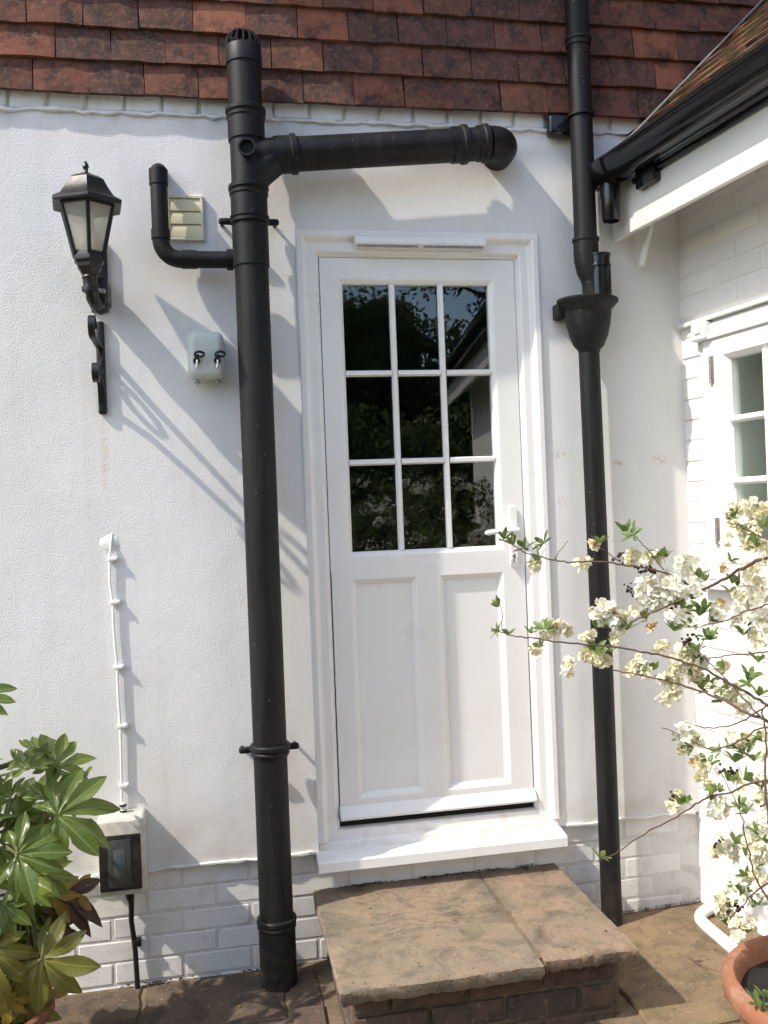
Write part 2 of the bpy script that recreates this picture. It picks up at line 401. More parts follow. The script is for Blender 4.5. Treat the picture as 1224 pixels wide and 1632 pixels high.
def mat_terra():
    mt, nt, bs = newmat('terracotta')
    c = mix(nt, maprange(nt, noise(nt, 8, 5), .35, .65, 0, 1), (.30,.13,.07), (.235,.105,.062))
    c = mix(nt, maprange(nt, noise(nt, 13, 6, .68), .52, .72, 0, .55), c, (.42,.30,.22))
    c = mix(nt, maprange(nt, noise(nt, 21, 6, .7), .56, .7, 0, .6), c, (.10,.06,.04))
    c = mix(nt, maprange(nt, noise(nt, 120, 3), .68, .74, 0, .5), c, (.5,.42,.34))
    L(nt, c, bs.inputs['Base Color']); bs.inputs['Roughness'].default_value = .85; bs.inputs['Specular IOR Level'].default_value = .25
    bump(nt, bs, math_(nt, 'ADD', noise(nt, 140, 3), noise(nt, 25, 4)), .003, .5); return mt
M['terra'] = mat_terra()
M['terradark'] = plain('terracotta_brown', (.22,.085,.045), .7, .15, 14, .25, 150)
M['soil'] = plain('potting_soil', (.012,.009,.007), 1.0, .35, 60, .9, 90)
M['bark'] = plain('twig_bark', (.11,.058,.042), .75, .25, 60, .4, 200)
M['stem'] = plain('green_brown_stem', (.12,.12,.05), .7, .25, 40, .3, 150)
M['seed'] = plain('dark_seed_capsule', (.04,.014,.012), .55, .2, 100)
M['anther'] = plain('yellow_anther', (.55,.42,.10), .6, .2, 100)
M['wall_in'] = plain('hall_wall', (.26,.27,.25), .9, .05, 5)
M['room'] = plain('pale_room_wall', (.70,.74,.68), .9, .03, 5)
M['curtain'] = plain('pale_curtain', (.82,.85,.78), .9, .04, 8)
M['bulb'] = plain('white_bulb', (.8,.78,.7), .3, .02, 10)
M['grasslike'] = plain('lawn_green', (.05,.075,.02), .9, .3, 3, .8, 40)
M['glass'] = mat_glass('door_glass', 1.75)
M['winglass'] = mat_glass('window_glass', 1.45)
M['lampglass'] = plain('frosted_lamp_glass', (.80,.80,.75), .25, .05, 15)
_nt = M['lampglass'].node_tree; _b = _nt.nodes['Principled BSDF']
_t = nd(_nt, 'ShaderNodeBsdfTranslucent'); _t.inputs['Color'].default_value = (.88,.87,.80,1)
_c = nd(_nt, 'ShaderNodeBsdfTransparent'); _c.inputs['Color'].default_value = (.95,.94,.9,1)
_m1 = nd(_nt, 'ShaderNodeMixShader'); _m1.inputs[0].default_value = .55; L(_nt, _b.outputs[0], _m1.inputs[1]); L(_nt, _t.outputs[0], _m1.inputs[2])
_m2 = nd(_nt, 'ShaderNodeMixShader'); _m2.inputs[0].default_value = .62; L(_nt, _m1.outputs[0], _m2.inputs[1]); L(_nt, _c.outputs[0], _m2.inputs[2])
L(_nt, _m2.outputs[0], _nt.nodes['Material Output'].inputs[0])
M['fatsia'] = mat_leaf('fatsia_leaf', [(.095,.15,.028),(.13,.19,.032),(.11,.165,.034),(.18,.235,.042)], (.38,.44,.13), .28, .45)
M['fatsiayellow'] = mat_leaf('fatsia_leaf_yellow_green', [(.15,.16,.03),(.20,.185,.034),(.13,.155,.034)], (.42,.36,.10), .36, .3)
M['fatsiagold'] = mat_leaf('fatsia_leaf_golden', [(.32,.22,.035),(.26,.17,.03)], (.5,.38,.1), .45, .3)
M['fatsiabrown'] = mat_leaf('fatsia_leaf_dead', [(.055,.03,.02),(.08,.042,.024)], (.14,.08,.035), .6, .1)
M['exleaf'] = mat_leaf('shrub_leaf', [(.10,.175,.045),(.14,.22,.055),(.18,.26,.07)], (.30,.38,.12), .42, .4)
M['hedge'] = mat_leaf('hedge_leaf', [(.075,.11,.03),(.10,.135,.035),(.13,.155,.045)], (.2,.24,.07), .5, .45, False)
def mat_petal(name, a, b):
    mt, nt, bs = newmat(name)
    c = mix(nt, maprange(nt, noise(nt, 70, 3), .45, .68, 0, 1), a, b)
    L(nt, c, bs.inputs['Base Color']); bs.inputs['Roughness'].default_value = .6
    tr = nd(nt, 'ShaderNodeBsdfTranslucent'); L(nt, c, tr.inputs['Color'])
    ms = nd(nt, 'ShaderNodeMixShader'); ms.inputs[0].default_value = .3
    L(nt, bs.outputs[0], ms.inputs[1]); L(nt, tr.outputs[0], ms.inputs[2]); L(nt, ms.outputs[0], nt.nodes['Material Output'].inputs[0])
    return mt
M['petal'] = mat_petal('white_petal', (.86,.86,.79), (.83,.81,.62))
M['petalcream'] = mat_petal('cream_petal', (.83,.81,.64), (.78,.71,.44))
M['petalold'] = mat_petal('faded_petal', (.72,.58,.34), (.55,.32,.13))

# ================================================================== SETTING
def gz(x, y):  # paving rises slightly to the right, along the wall
    return .026*max(0.0, min(x, 2.0)-.1)
g = MB(); g.add([(-400,-400,-.05),(400,-400,-.05),(400,400,-.05),(-400,400,-.05)], [(0,1,2,3)])
tag(obj('ground', g, M['grasslike'], None, 0), kind='structure')
# paving: mortar bed + separate stones
bed = MB(); nx = 24
xs = [-3.2+i*(5.6/nx) for i in range(nx+1)]
bed.add([(x, y, gz(x, y)-.012) for x in xs for y in (-4.2, .03)], [(2*i, 2*i+2, 2*i+3, 2*i+1) for i in range(nx)])
paving = tag(obj('paving', bed, M['joint'], None, 0), kind='structure')
def stone_mesh(name, w, d, h, seed, r=.006, rough=.004, nseg=6):
    """slab with slightly wandering edges and a gently uneven top, origin at top centre"""
    q = random.Random(seed); b = MB(); out = []
    for side in range(4):
        for i in range(nseg):
            t = i/nseg
            x, y = [(-w/2+w*t, -d/2), (w/2, -d/2+d*t), (w/2-w*t, d/2), (-w/2, d/2-d*t)][side]
            out.append((x+q.uniform(-rough, rough), y+q.uniform(-rough, rough)))
    n = len(out)
    zt = [q.uniform(-rough*.5, 0) for _ in range(n)]
    top = [(x*(1-2*r/w), y*(1-2*r/d), zt[i]) for i, (x, y) in enumerate(out)]
    ed = [(x, y, zt[i]-r*.9) for i, (x, y) in enumerate(out)]
    bo = [(x+q.uniform(-rough, rough)*.5, y+q.uniform(-rough, rough)*.5, -h) for x, y in out]
    vs = top+ed+bo+[(0, 0, 0)]
    fs = []
    for i in range(n):
        j = (i+1) % n
        fs += [(3*n, i, j), (i, n+i, n+j, j), (n+i, 2*n+i, 2*n+j, n+j)]
    fs.append(tuple(2*n+i for i in range(n))[::-1])
    b.add(vs, fs); return b.mesh(name, 40)
def lay(name, me, x, y, rz=0.0, parent=None, dz=0.0, tilt=0.0):
    mw = Matrix.Translation((x, y, gz(x, y)+dz)) @ Matrix.Rotation(-.026 if x > .1 else 0, 4, 'Y') @ Matrix.Rotation(rz, 4, 'Z') @ Matrix.Rotation(tilt, 4, 'X')
    return inst(name, me, mw, parent)
def withmat(me, mat): me.materials.append(mat); return me
slabs = [withmat(stone_mesh('paving_slab', .44, .30, .03, 20+i), M['slab']) for i in range(4)]
pb = [withmat(stone_mesh('paving_brick', .215, .1, .03, 40+i, .005, .003, 3), M['bbrick']) for i in range(4)]
k = 0
for row in range(5):
    y = -.165-.312*row
    for c_ in range(5):
        x = -.055-.452*c_ + (0.2 if row % 2 else 0)
        if x > .0: x = -.03
        lay('paving_slab', slabs[k % 4], x, y, rnd.uniform(-.01,.01), paving, rnd.uniform(-.003,.004)); k += 1
for i in range(11):     # a column of bricks laid beside the step
    lay('paving_brick', pb[i % 4], .228, -.16-.228*i, R(90)+rnd.uniform(-.03,.03), paving, rnd.uniform(-.004,.003))
big = withmat(stone_mesh('paving_slab', .72, .70, .03, 60, .006, .006, 10), M['slabwarm'])
lay('paving_slab', big, 1.53, -.37, 0, paving, .002)
big2 = withmat(stone_mesh('paving_slab', .6, .58, .03, 61, .006, .006, 10), M['slabwarm'])
lay('paving_slab', big2, 1.53, -1.35, 0, paving, .002); lay('paving_slab', big2, .88, -1.35, R(180), paving, .001)
pbw = [withmat(stone_mesh('paving_brick', .215, .1, .03, 70+i, .005, .003, 3), M['bbrick']) for i in range(3)]
for i in range(9):
    lay('paving_brick', pbw[i % 3], .42+.226*i, -.79, rnd.uniform(-.03,.03), paving, rnd.uniform(-.003,.003))
    lay('paving_brick', pbw[(i+1) % 3], .50+.226*i, -.902, rnd.uniform(-.03,.03), paving, rnd.uniform(-.003,.003))
    lay('paving_brick', pbw[(i+2) % 3], .42+.226*i, -1.01, rnd.uniform(-.03,.03), paving, rnd.uniform(-.003,.003))

# ================================================================== HOUSE
DX0, DX1, DZ0, DZ1 = .312, 1.173, .37, 2.492     # door opening
house = thing('house', (.75, 0, 0), 'white rendered house wall with red-brown clay tile hanging and panelled back door', 'house')
w = MB()
def wall_patch(x0, x1, z0, z1): w.box(x0, x1, 0, .26, z0, z1)
RZ = .368; CZ = 2.868
wall_patch(-3.2, DX0, RZ, CZ); wall_patch(DX1, 2.6, RZ, CZ); wall_patch(DX0, DX1, DZ1, CZ)
wall = obj('wall', w, M['stucco'], house, 0)
# ragged lip where the render stops
lip = MB(); q = random.Random(3)
for (a, b_) in ((-1.6, DX0-.006), (DX1+.03, 1.70)):
    n = int((b_-a)/.03); pts = [(a+(b_-a)*i/n, -.004+q.uniform(-.004,.002), RZ+.003+q.uniform(-.004,.003)) for i in range(n+1)]
    lip.tube(pts, [.006+q.uniform(-.002,.002) for _ in pts], 6)
obj('render_edge', lip, M['stucco'], house)
lip = MB()
n = 120; pts = [(-1.6+3.6*i/n, -.002+q.uniform(-.005,.002), CZ+q.uniform(-.006,.004)) for i in range(n+1)]
lip.tube(pts, [.007+q.uniform(-.003,.003) for _ in pts], 6)
obj('render_edge', lip, M['wmortar'], house)
# painted brick plinth
pl = MB().box(-3.2, 2.6, .0151, .26, -.06, RZ); plinth = obj('plinth', pl, M['wmortar'], house, 0)
def brick_mesh(name, l, h, d, seed, r=.006):
    b = MB(); b.rbox(-l/2, l/2, -d/2, d/2, -h/2, h/2, r, 2); q = random.Random(seed)
    b.v = [(x+q.uniform(-.0015,.0015), y+q.uniform(-.0008,.0008), z+q.uniform(-.0015,.0015)) for x, y, z in b.v]
    return b.mesh(name, 0)
PB = [withmat(brick_mesh('brick', .2165, .0665, .06, 100+i, .004), M['wbrick']) for i in range(5)]
PH = [withmat(brick_mesh('brick', .102, .064, .06, 110+i), M['wbrick']) for i in range(3)]
for c_ in range(6):
    zc = RZ-.036-.0745*c_
    x = -1.5 + (.112 if c_ % 2 else 0); i = 0
    while x < 1.72:
        hd = False
        l = .102 if hd else .214
        if not (x+l > 1.74):
            inst('brick', (PH if hd else PB)[(i+c_) % (3 if hd else 5)], Matrix.Translation((x+l/2, .0434+rnd.uniform(-.0009,.0006), zc+rnd.uniform(-.002,.002))) @ Matrix.Rotation(rnd.uniform(-.003,.003), 4, 'Y'), plinth)
        x += l+.0115; i += 1
# course of bricks between render and tiles
bc = MB().box(-3.2, 2.6, .012, .26, CZ, 2.99); course = obj('brick_course', bc, M['wmortar'], house, 0)
CB = [withmat(brick_mesh('brick', .113, .064, .06, 120+i, .009), M['wbrick']) for i in range(4)]
for i in range(28):
    x = -1.28+.1225*i
    inst('brick', CB[i % 4], Matrix.Translation((x+rnd.uniform(-.003,.003), .033+rnd.uniform(-.003,.002), CZ+.036)) @ Matrix.Rotation(rnd.uniform(-.02,.02), 4, 'Y'), course)
# tile hanging
TB = aty(612, 168, -.032).z; GAUGE = (aty(612, 17, -.032).z-TB)/3.0
th = MB().box(-3.2, 3.4, .012, .26, 2.99, 4.15); tiling = obj('tile_hanging', th, M['bbrick'], house, 0)
def tile_mesh(name, wd, ln, t, seed):
    q = random.Random(seed); b = MB(); n = 5; cam_ = q.uniform(.001, .004)
    vs = []; fs = []
    for side in (0, 1):
        for iz in range(3):
            for i in range(n):
                u = -1+2*i/(n-1)
                x = u*wd/2+(q.uniform(-.0015,.0015) if i in (0, n-1) else 0)
                z = ln*iz/2 + (q.uniform(-.0025,.0015) if iz == 0 else 0)
                y = -(t if side else 0) + cam_*u*u + q.uniform(-.0006,.0006)
                vs.append((x, y, z))
    N = 3*n
    for iz in range(2):
        for i in range(n-1):
            a = iz*n+i; fs += [(a, a+n, a+n+1, a+1), (N+a, N+a+1, N+a+n+1, N+a+n)]
        for i in (0, n-1):
            a = iz*n+i; fs.append((a, N+a, N+a+n, a+n))
    for i in range(n-1):
        fs += [(i, i+1, N+i+1, N+i), (2*n+i, N+2*n+i, N+2*n+i+1, 2*n+i+1)]
    b.add(vs, fs); return b.mesh(name, 30)
TW = .1745
TM = [withmat(tile_mesh('tile', TW-.003, .165, .0125, 130+i), M['tile']) for i in range(7)]
SL = math.atan(.13)
x_off = aty(140, 150, -.032).x
for row in range(9):
    zb = TB+GAUGE*row
    x = x_off+TW*.5-TW*6 + (TW*.47 if row % 2 else 0)+rnd.uniform(-.008,.008)
    while x < 3.2:
        inst('tile', TM[rnd.randrange(7)], Matrix.Translation((x+rnd.uniform(-.0015,.0015), -.019+rnd.uniform(-.002,.001), zb+rnd.uniform(-.002,.0015)))
             @ Matrix.Rotation(-SL+rnd.uniform(-.006,.006), 4, 'X') @ Matrix.Rotation(rnd.uniform(-.004,.004), 4, 'Y'), tiling)
        x += TW
obj('tile_shade_board', MB().box(-.50, 3.4, -.36, .26, 4.15, 4.19), M['wpaint'], house, 0)  # board added out of view, cut short at left to shade the right-hand tiles
# dark hall behind the door
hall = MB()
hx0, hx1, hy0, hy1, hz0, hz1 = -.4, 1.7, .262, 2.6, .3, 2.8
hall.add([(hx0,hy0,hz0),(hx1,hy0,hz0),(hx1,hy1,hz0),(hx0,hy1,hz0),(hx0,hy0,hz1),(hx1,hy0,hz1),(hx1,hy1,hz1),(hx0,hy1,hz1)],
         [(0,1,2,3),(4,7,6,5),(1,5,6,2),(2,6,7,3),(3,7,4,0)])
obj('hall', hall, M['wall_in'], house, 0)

# ------------------------------------------------------------------ door (a part of the house)
door = bpy.data.objects.new('door', None); put(door, house); door['label'] = 'white panelled back door with nine glass panes above two tall panels'
door.empty_display_size = .05
frame_prof = [(-.004,.05),(-.004,-.006),(0,-.010),(.016,-.010),(.022,-.006),(.027,.004),(.034,.010),(.060,.010),(.064,.013),(.069,.024),(.076,.030),(.076,.075)]
obj('door_frame', sweep(DX0, DX1, .40, DZ1, frame_prof, False, mt=1.08), M['upvc'], door, 25)
LX0, LX1, LZ0, LZ1 = DX0+.0785, DX1-.0785, .456, DZ1-.0845
LY = .027                                          # leaf face
GX0, GX1, GZ0, GZ1 = .472, 1.024, 1.384, 2.318
GX0 = LX0+.080; GX1 = LX1-.096
MZ = 1.268
obj('leaf_core', MB().box(LX0+.004, LX1-.004, .058, .062, LZ0+.01, MZ+.05), M['upvc'], door, 0)
# stiles and rails round the glass
gp = [(0,.07),(0,LY),(.003,LY),(.054,LY),(.060,LY+.003),(.070,LY+.016),(.070,.066)]
top_leaf = sweep(LX0, LX1, GZ0-.070, LZ1, gp, True, ml=.080/.07, mr=.096/.07, mt=.088/.07)
st = MB(); st.v = top_leaf.v; st.f = top_leaf.f
obj('glazed_surround', st, M['upvc'], door, 25)
# lower stiles, rails, muntin with bevelled panel beds
PX = [(LX0+.074, .690), (.786, LX1-.074)]
PX = [(.478, .676), (.794, .993)]
PZ0, PZ1 = .547, 1.271
lo = MB()
def flat(x0, x1, z0, z1, y=LY): lo.add([(x0,y,z0),(x1,y,z0),(x1,y,z1),(x0,y,z1)], [(0,1,2,3)])
B = .018
flat(LX0+.002, PX[0][0]-B, LZ0, GZ0-.0702, LY); flat(PX[1][1]+B, LX1-.002, LZ0, GZ0-.0702, LY)
flat(PX[0][0]-B, PX[1][1]+B, LZ0, PZ0-B, LY)
flat(PX[0][0]-B, PX[1][1]+B, PZ1+B, GZ0-.0702, LY)
flat(PX[0][1]+B, PX[1][0]-B, PZ0-B, PZ1+B, LY)
lo.add([(LX0+.002,LY,LZ0),(LX0+.002,.07,LZ0),(LX0+.002,.07,1.33),(LX0+.002,LY,1.33)],[(0,1,2,3)])
lo.add([(LX1-.002,LY,LZ0),(LX1-.002,.07,LZ0),(LX1-.002,.07,1.33),(LX1-.002,LY,1.33)],[(0,1,2,3)])
lo.add([(LX0+.002,LY,LZ0),(LX1-.002,LY,LZ0),(LX1-.002,.07,LZ0),(LX0+.002,.07,LZ0)],[(0,1,2,3)])
obj('lower_rails', lo, M['upvc'], door, 0)
for (a, b_) in PX:
    obj('panel_moulding', sweep(a-B, b_+B, PZ0-B, PZ1+B, [(0,LY),(.003,LY+.002),(.013,LY+.012),(B,LY+.015),(B,LY+.028)], True), M['upvc'], door, 30)
    obj('panel', MB().box(a-.002, b_+.002, LY+.0175, LY+.024, PZ0-.002, PZ1+.002), M['upvc'], door, 0)
# panes and glazing bars
BW = .0215
cw = (GX1-GX0)/3; rh = (GZ1-GZ0)/3
GZT = LZ1-.088
rh = (GZT-GZ0)/3
for i in range(3):
    for j in range(3):
        obj('pane', MB().box(GX0+cw*i+(.001 if i else -.004), GX0+cw*(i+1)-(.001 if i < 2 else -.004), .0535, .0575, GZ0+rh*j+(.001 if j else -.004), GZ0+rh*(j+1)-(.001 if j < 2 else -.004)), M['glass'], door, 0)
def bar(p0, p1, vert):
    b = MB(); hw = BW/2
    prof = [(-hw, .052), (-hw, .045), (-hw*.55, .0345), (hw*.55, .0345), (hw, .045), (hw, .052)]
    if vert:
        vs = [(p0[0]+u, y, p0[1]) for u, y in prof]+[(p0[0]+u, y, p1[1]) for u, y in prof]
    else:
        vs = [(p0[0], y, p0[1]+u) for u, y in prof]+[(p1[0], y, p0[1]+u) for u, y in prof]
    n = 6; fs = [(i, (i+1) % n, n+(i+1) % n, n+i) for i in range(n)]+[tuple(range(n)), tuple(range(n, 2*n))[::-1]]
    b.add(vs, fs); obj('glazing_bar', b, M['upvc'], door, 0)
for i in (1, 2): bar((GX0+cw*i, GZ0), (GX0+cw*i, GZT), True)
for j in (1, 2):
    for i in range(3):
        bar((GX0+cw*i+(BW/2+.0003 if i else 0), GZ0+rh*j), (GX0+cw*(i+1)-(BW/2+.0003 if i < 2 else 0), GZ0+rh*j), False)
# weather bar, dark gap, threshold, sill
wb = MB(); x0, x1 = LX0-.001, LX1+.001
pf = [(LY-.001,.464),(LY-.026,.466),(LY-.028,.472),(LY-.022,.486),(LY-.006,.504),(LY-.001,.508)]
wb.add([(x0,y,z) for y, z in pf]+[(x1,y,z) for y, z in pf], [(i,(i+1)%6,6+(i+1)%6,6+i) for i in range(6)]+[tuple(range(6)),tuple(range(6,12))[::-1]])
obj('weather_bar', wb, M['upvc'], door, 20)
obj('gap_shade', MB().box(LX0, LX1, .045, .07, .43, .470), M['hole'], door, 0)  # near-black box standing in for the shade in the gap under the leaf
th = MB(); x0, x1 = DX0+.002, DX1-.002
pf = [(.08,.37),(-.004,.37),(-.004,.392),(.002,.398),(.012,.400),(.014,.425),(.020,.430),(.044,.4325),(.08,.4325)]
n = len(pf); th.add([(x0,y,z) for y, z in pf]+[(x1,y,z) for y, z in pf], [(i,(i+1)%n,n+(i+1)%n,n+i) for i in range(n)]+[tuple(range(n)),tuple(range(n,2*n))[::-1]])
obj('threshold', th, M['upvc'], door, 20)
sl = MB(); x0, x1 = DX0-.013, DX1+.002
pf = [(.10,.372),(.0,.3715),(-.050,.3655),(-.072,.3600),(-.076,.356),(-.076,.325),(-.070,.322),(-.055,.322),(-.05,.336),(.022,.336),(.022,.330),(.10,.330)]
n = len(pf); sl.add([(x0,y,z) for y, z in pf]+[(x1,y,z) for y, z in pf], [(i,(i+1)%n,n+(i+1)%n,n+i) for i in range(n)]+[tuple(range(n)),tuple(range(n,2*n))[::-1]])
obj('sill', sl, M['wplastic'], door, 20)
# trickle vent
a = aty(565, 380, -.01); b_ = aty(772, 395, -.01)
tv = MB(); pf = [(.009,2.435),(-.014,2.436),(-.026,2.442),(-.029,2.448),(-.027,2.466),(-.020,2.472),(.009,2.474)]
n = len(pf); tv.add([(a.x,y,z) for y, z in pf]+[(b_.x,y,z) for y, z in pf], [(i,(i+1)%n,n+(i+1)%n,n+i) for i in range(n)]+[tuple(range(n)),tuple(range(n,2*n))[::-1]])
obj('trickle_vent', tv, M['wplastic'], door, 20)
slots = MB()
for i in range(44):
    if i in (21, 22): continue
    xx = a.x+.012+(b_.x-a.x-.024)*i/43; slots.box(xx-.0033, xx+.0033, -.0262, -.012, 2.4345, 2.4405)
tag(obj('vent_slots', slots, M['steel'], door, 0), kind='stuff')
# handle
hp = aty(818, 862, LY-.006); HX = LX1-.041
plate = MB(); n = 10; out = []
zc0, zc1, hw = 1.318, 1.508, .0155
for i in range(n+1): t = math.pi*i/n; out.append((hw*math.cos(t), zc1+hw*math.sin(t)))
for i in range(n+1): t = math.pi+math.pi*i/n; out.append((hw*math.cos(t), zc0+hw*math.sin(t)))
N = len(out); zm = (zc0+zc1)/2
vs = [(HX+x, LY-.0002, z) for x, z in out]+[(HX+x, LY-.007, z) for x, z in out]+[(HX+x*.8, LY-.0105, zm+(z-zm)*.985) for x, z in out]
fs = [(k_*N+i, k_*N+(i+1) % N, (k_+1)*N+(i+1) % N, (k_+1)*N+i) for k_ in (0,1) for i in range(N)]+[tuple(range(2*N, 3*N))]
plate.add(vs, fs); obj('handle_plate', plate, M['wplastic'], door, 35)
hz = 1.437
lv = MB(); lv.lathe([(.014,0),(.0135,.012),(.011,.018),(.0105,.034)], (HX, LY-.010, hz), (0,-1,0), 20)
lv.tube([(HX+.006, LY-.046, hz), (HX-.004, LY-.048, hz), (HX-.03, LY-.049, hz), (HX-.075, LY-.048, hz-.001), (HX-.108, LY-.044, hz-.004), (HX-.117, LY-.041, hz-.006)], [.0095,.0115,.0095,.009,.0095,.005], 16)
obj('door_handle', lv, M['wplastic'], door, 50)
ky = MB(); ky.lathe([(.0085,0),(.0085,.004),(.006,.005)], (HX, LY-.0105, 1.345), (0,-1,0), 16); ky.rbox(HX-.005, HX+.005, LY-.0138, LY-.0105, 1.320, 1.342, .002)
lk = obj('lock_cylinder', ky, M['chrome'], door)
obj('keyhole', MB().rbox(HX-.0012, HX+.0012, LY-.0160, LY-.0152, 1.336, 1.352, .0003), M['hole'], door, 0)

# ================================================================== WING (at right, set slightly askew)
TH = math.atan(.14); eS = Vector((math.sin(TH), -math.cos(TH), 0)); nS = Vector((-math.cos(TH), -math.sin(TH), 0)); WO = Vector((1.722, 0, 0))
def W(u, v, z): return WO + eS*u + nS*v + Vector((0,0,z))
def atw(px, py, v=0.0):
    d = ray(px, py); o = CAM-(WO+nS*v); t = -o.dot(nS)/d.dot(nS); p = CAM+d*t; rel = p-WO
    return rel.dot(eS), p.z
wing = thing('house_wing', W(.5, 0, 0), 'white painted brick wing with black gutter and mossy tiled roof at right', 'house wing')
wu0, wz1 = atw(1136, 540); WU0 = .130; WU1 = 1.24; WZ0 = 1.255; WZ1 = 2.118
def wm(): return MB()
ww = wm()
def wbox(u0, u1, v0, v1, z0, z1, mb): mb.box(u0, u1, v0, v1, z0, z1)
wbox(-.3, WU0, -.25, -.0045, -.06, 2.66, ww); wbox(WU1, 5.2, -.25, -.0045, -.06, 2.66, ww)
wbox(WU0, WU1, -.25, -.0045, -.06, WZ0, ww); wbox(WU0, WU1, -.25, -.0045, WZ1, 2.66, ww)
ww.xf(W); wwall = obj('wall', ww, M['wingmortar'], wing, 0)
WBm = [withmat(brick_mesh('brick', .2145, .0645, .06, 150+i, .005), M['wingbrick']) for i in range(5)]
WHm = [withmat(brick_mesh('brick', .104, .0645, .06, 160+i, .005), M['wingbrick']) for i in range(3)]
AL = math.pi/2+TH
def wing_brick(me, u, z): return inst('brick', me, Matrix.Translation(W(u, -.0302+rnd.uniform(-.0015,.001), z)) @ Matrix.Rotation(AL, 4, 'Z') @ Matrix.Rotation(rnd.uniform(-.005,.005), 4, 'Y'), wwall)
for c_ in range(35):
    z = .040+.0752*c_; u = -.02+(.112 if c_ % 2 else 0)
    if z > 2.63: break
    if c_ % 2: wing_brick(WHm[c_ % 3], .052, z)
    i = 0
    while u < 1.25:
        blocked = (z > WZ0-.03 and z < WZ1+.03 and u+.2145 > WU0+.003)
        if not blocked: wing_brick(WBm[(i+c_) % 5], u+.107, z)
        elif u+.104 <= WU0+.004: wing_brick(WHm[i % 3], u+.052, z)
        u += .2255; i += 1
# lintel drip board above the window
lb = wm().rbox(.005, 1.6, -.006, .020, 2.150, 2.165, .003); lb.xf(W); obj('drip_board', lb, M['wpaint'], wing)
lb = wm().rbox(.10, 1.6, -.008, .006, WZ1-.004, 2.1415, .003); lb.xf(W); obj('lintel', lb, M['wpaint'], wing)
# eaves
OV = .262
fb = wm().rbox(-.02, 5.2, OV-.022, OV, 2.468, 2.662, .003); fb.xf(W); obj('fascia', fb, M['wpaint'], wing)
sf = wm().box(-.02, 5.2, -.012, OV-.022, 2.64, 2.65); sf.xf(W); obj('soffit', sf, M['wpaint'], wing, 0)
PIT = R(43.5); EV, EZ = OV+.060, 2.714
def RF(u, s_, h): return W(u, EV - s_*math.cos(PIT) + h*math.sin(PIT), EZ + s_*math.sin(PIT) + h*math.cos(PIT))
rd = wm().box(-.4, 5.2, .03, 3.2, -.045, -.012); rd.xf(RF); roof = obj('roof', rd, M['rooftile'], wing, 0)
RT = [withmat(tile_mesh('roof_tile', .166, .165, .0125, 180+i), M['rooftile']) for i in range(5)]
ups = (-nS*math.cos(PIT)+Vector((0,0,math.sin(PIT)))).normalized(); nr = eS.cross(ups)
Rb = Matrix((eS, -nr, ups)).transposed().to_4x4()   # tile local: X width, -Y outward, Z up the slope
for row in range(13):
    for c_ in range(10):
        u = -.32+.169*c_+(.084 if row % 2 else 0)
        mw = Matrix.Translation(RF(u+rnd.uniform(-.002,.002), .1*row+rnd.uniform(-.006,.004), .004+rnd.uniform(-.001,.003))) @ Rb @ Matrix.Rotation(R(-7)+rnd.uniform(-.01,.01), 4, 'X')
        inst('roof_tile', RT[rnd.randrange(5)], mw, roof)
# window
win = bpy.data.objects.new('window', None); put(win, wing); win['label'] = 'white wooden casement window with small panes and steel hinges'; win.empty_display_size = .05
def wsweep(u0, u1, z0, z1, prof, name, mat, sm=25):
    b = sweep(u0, u1, z0, z1, prof, True); b.v = [tuple(W(x, -y, z)) for x, y, z in b.v]; return obj(name, b, mat, win, sm)
wsweep(WU0, WU1, WZ0, WZ1, [(0,.10),(0,-.006),(.046,-.006),(.049,-.003),(.049,.10)], 'window_frame', M['wpaint'])
CU0, CU1, CZ0, CZ1 = WU0+.052, .548+WU0, WZ0+.043, WZ1-.044
wsweep(CU0, CU1, CZ0, CZ1, [(0,.05),(0,-.010),(.003,-.013),(.056,-.013),(.059,-.010),(.072,.010),(.072,.04)], 'casement', M['wpaint'])
wsweep(CU1+.01, WU1-.052, CZ0, CZ1, [(0,.05),(0,-.010),(.003,-.013),(.056,-.013),(.059,-.010),(.072,.010),(.072,.04)], 'casement', M['wpaint'])
def wbar(u0, u1, z0, z1):
    b = MB()
    if abs(u1-u0) < abs(z1-z0): # vertical
        vs = [(u0,-.022,z0),(u0,-.004,z0),(u0+.007,.010,z0),(u1-.007,.010,z0),(u1,-.004,z0),(u1,-.022,z0)]; vs += [(a_, b2, z1) for a_, b2, _ in vs]
    else:
        vs = [(u0,-.022,z0),(u0,-.004,z0),(u0,.010,z0+.007),(u0,.010,z1-.007),(u0,-.004,z1),(u0,-.022,z1)]; vs += [(u1, b2, c2) for _, b2, c2 in vs]
    b.add(vs, [(i,(i+1)%6,6+(i+1)%6,6+i) for i in range(6)]+[tuple(range(6)),tuple(range(6,12))[::-1]]); b.xf(W); obj('glazing_bar', b, M['wpaint'], win, 0)
for (c0, c1) in ((CU0, CU1), (CU1+.01, WU1-.052)):
    g0, g1, h0, h1 = c0+.070, c1-.070, CZ0+.070, CZ1-.070
    um = (g0+g1)/2; wbar(um-.012, um+.012, h0, h1)
    for j in (1, 2):
        zz = h0+(h1-h0)*j/3
        wbar(g0, um-.0125, zz-.012, zz+.012); wbar(um+.0125, g1, zz-.012, zz+.012)
    for j in range(3):
        for (a_, b2) in ((g0-.003, um-.001), (um+.001, g1+.003)):
            pn = MB().box(a_, b2, -.030, -.026, h0+(h1-h0)*j/3+.001-(.003 if j == 0 else 0), h0+(h1-h0)*(j+1)/3-.001+(.003 if j == 2 else 0)); pn.xf(W); obj('pane', pn, M['winglass'], win, 0)
sb = wm().rbox(WU0-.03, WU1+.03, -.01, .045, WZ0-.05, WZ0-.002, .005); sb.xf(W); obj('window_sill', sb, M['wpaint'], win)
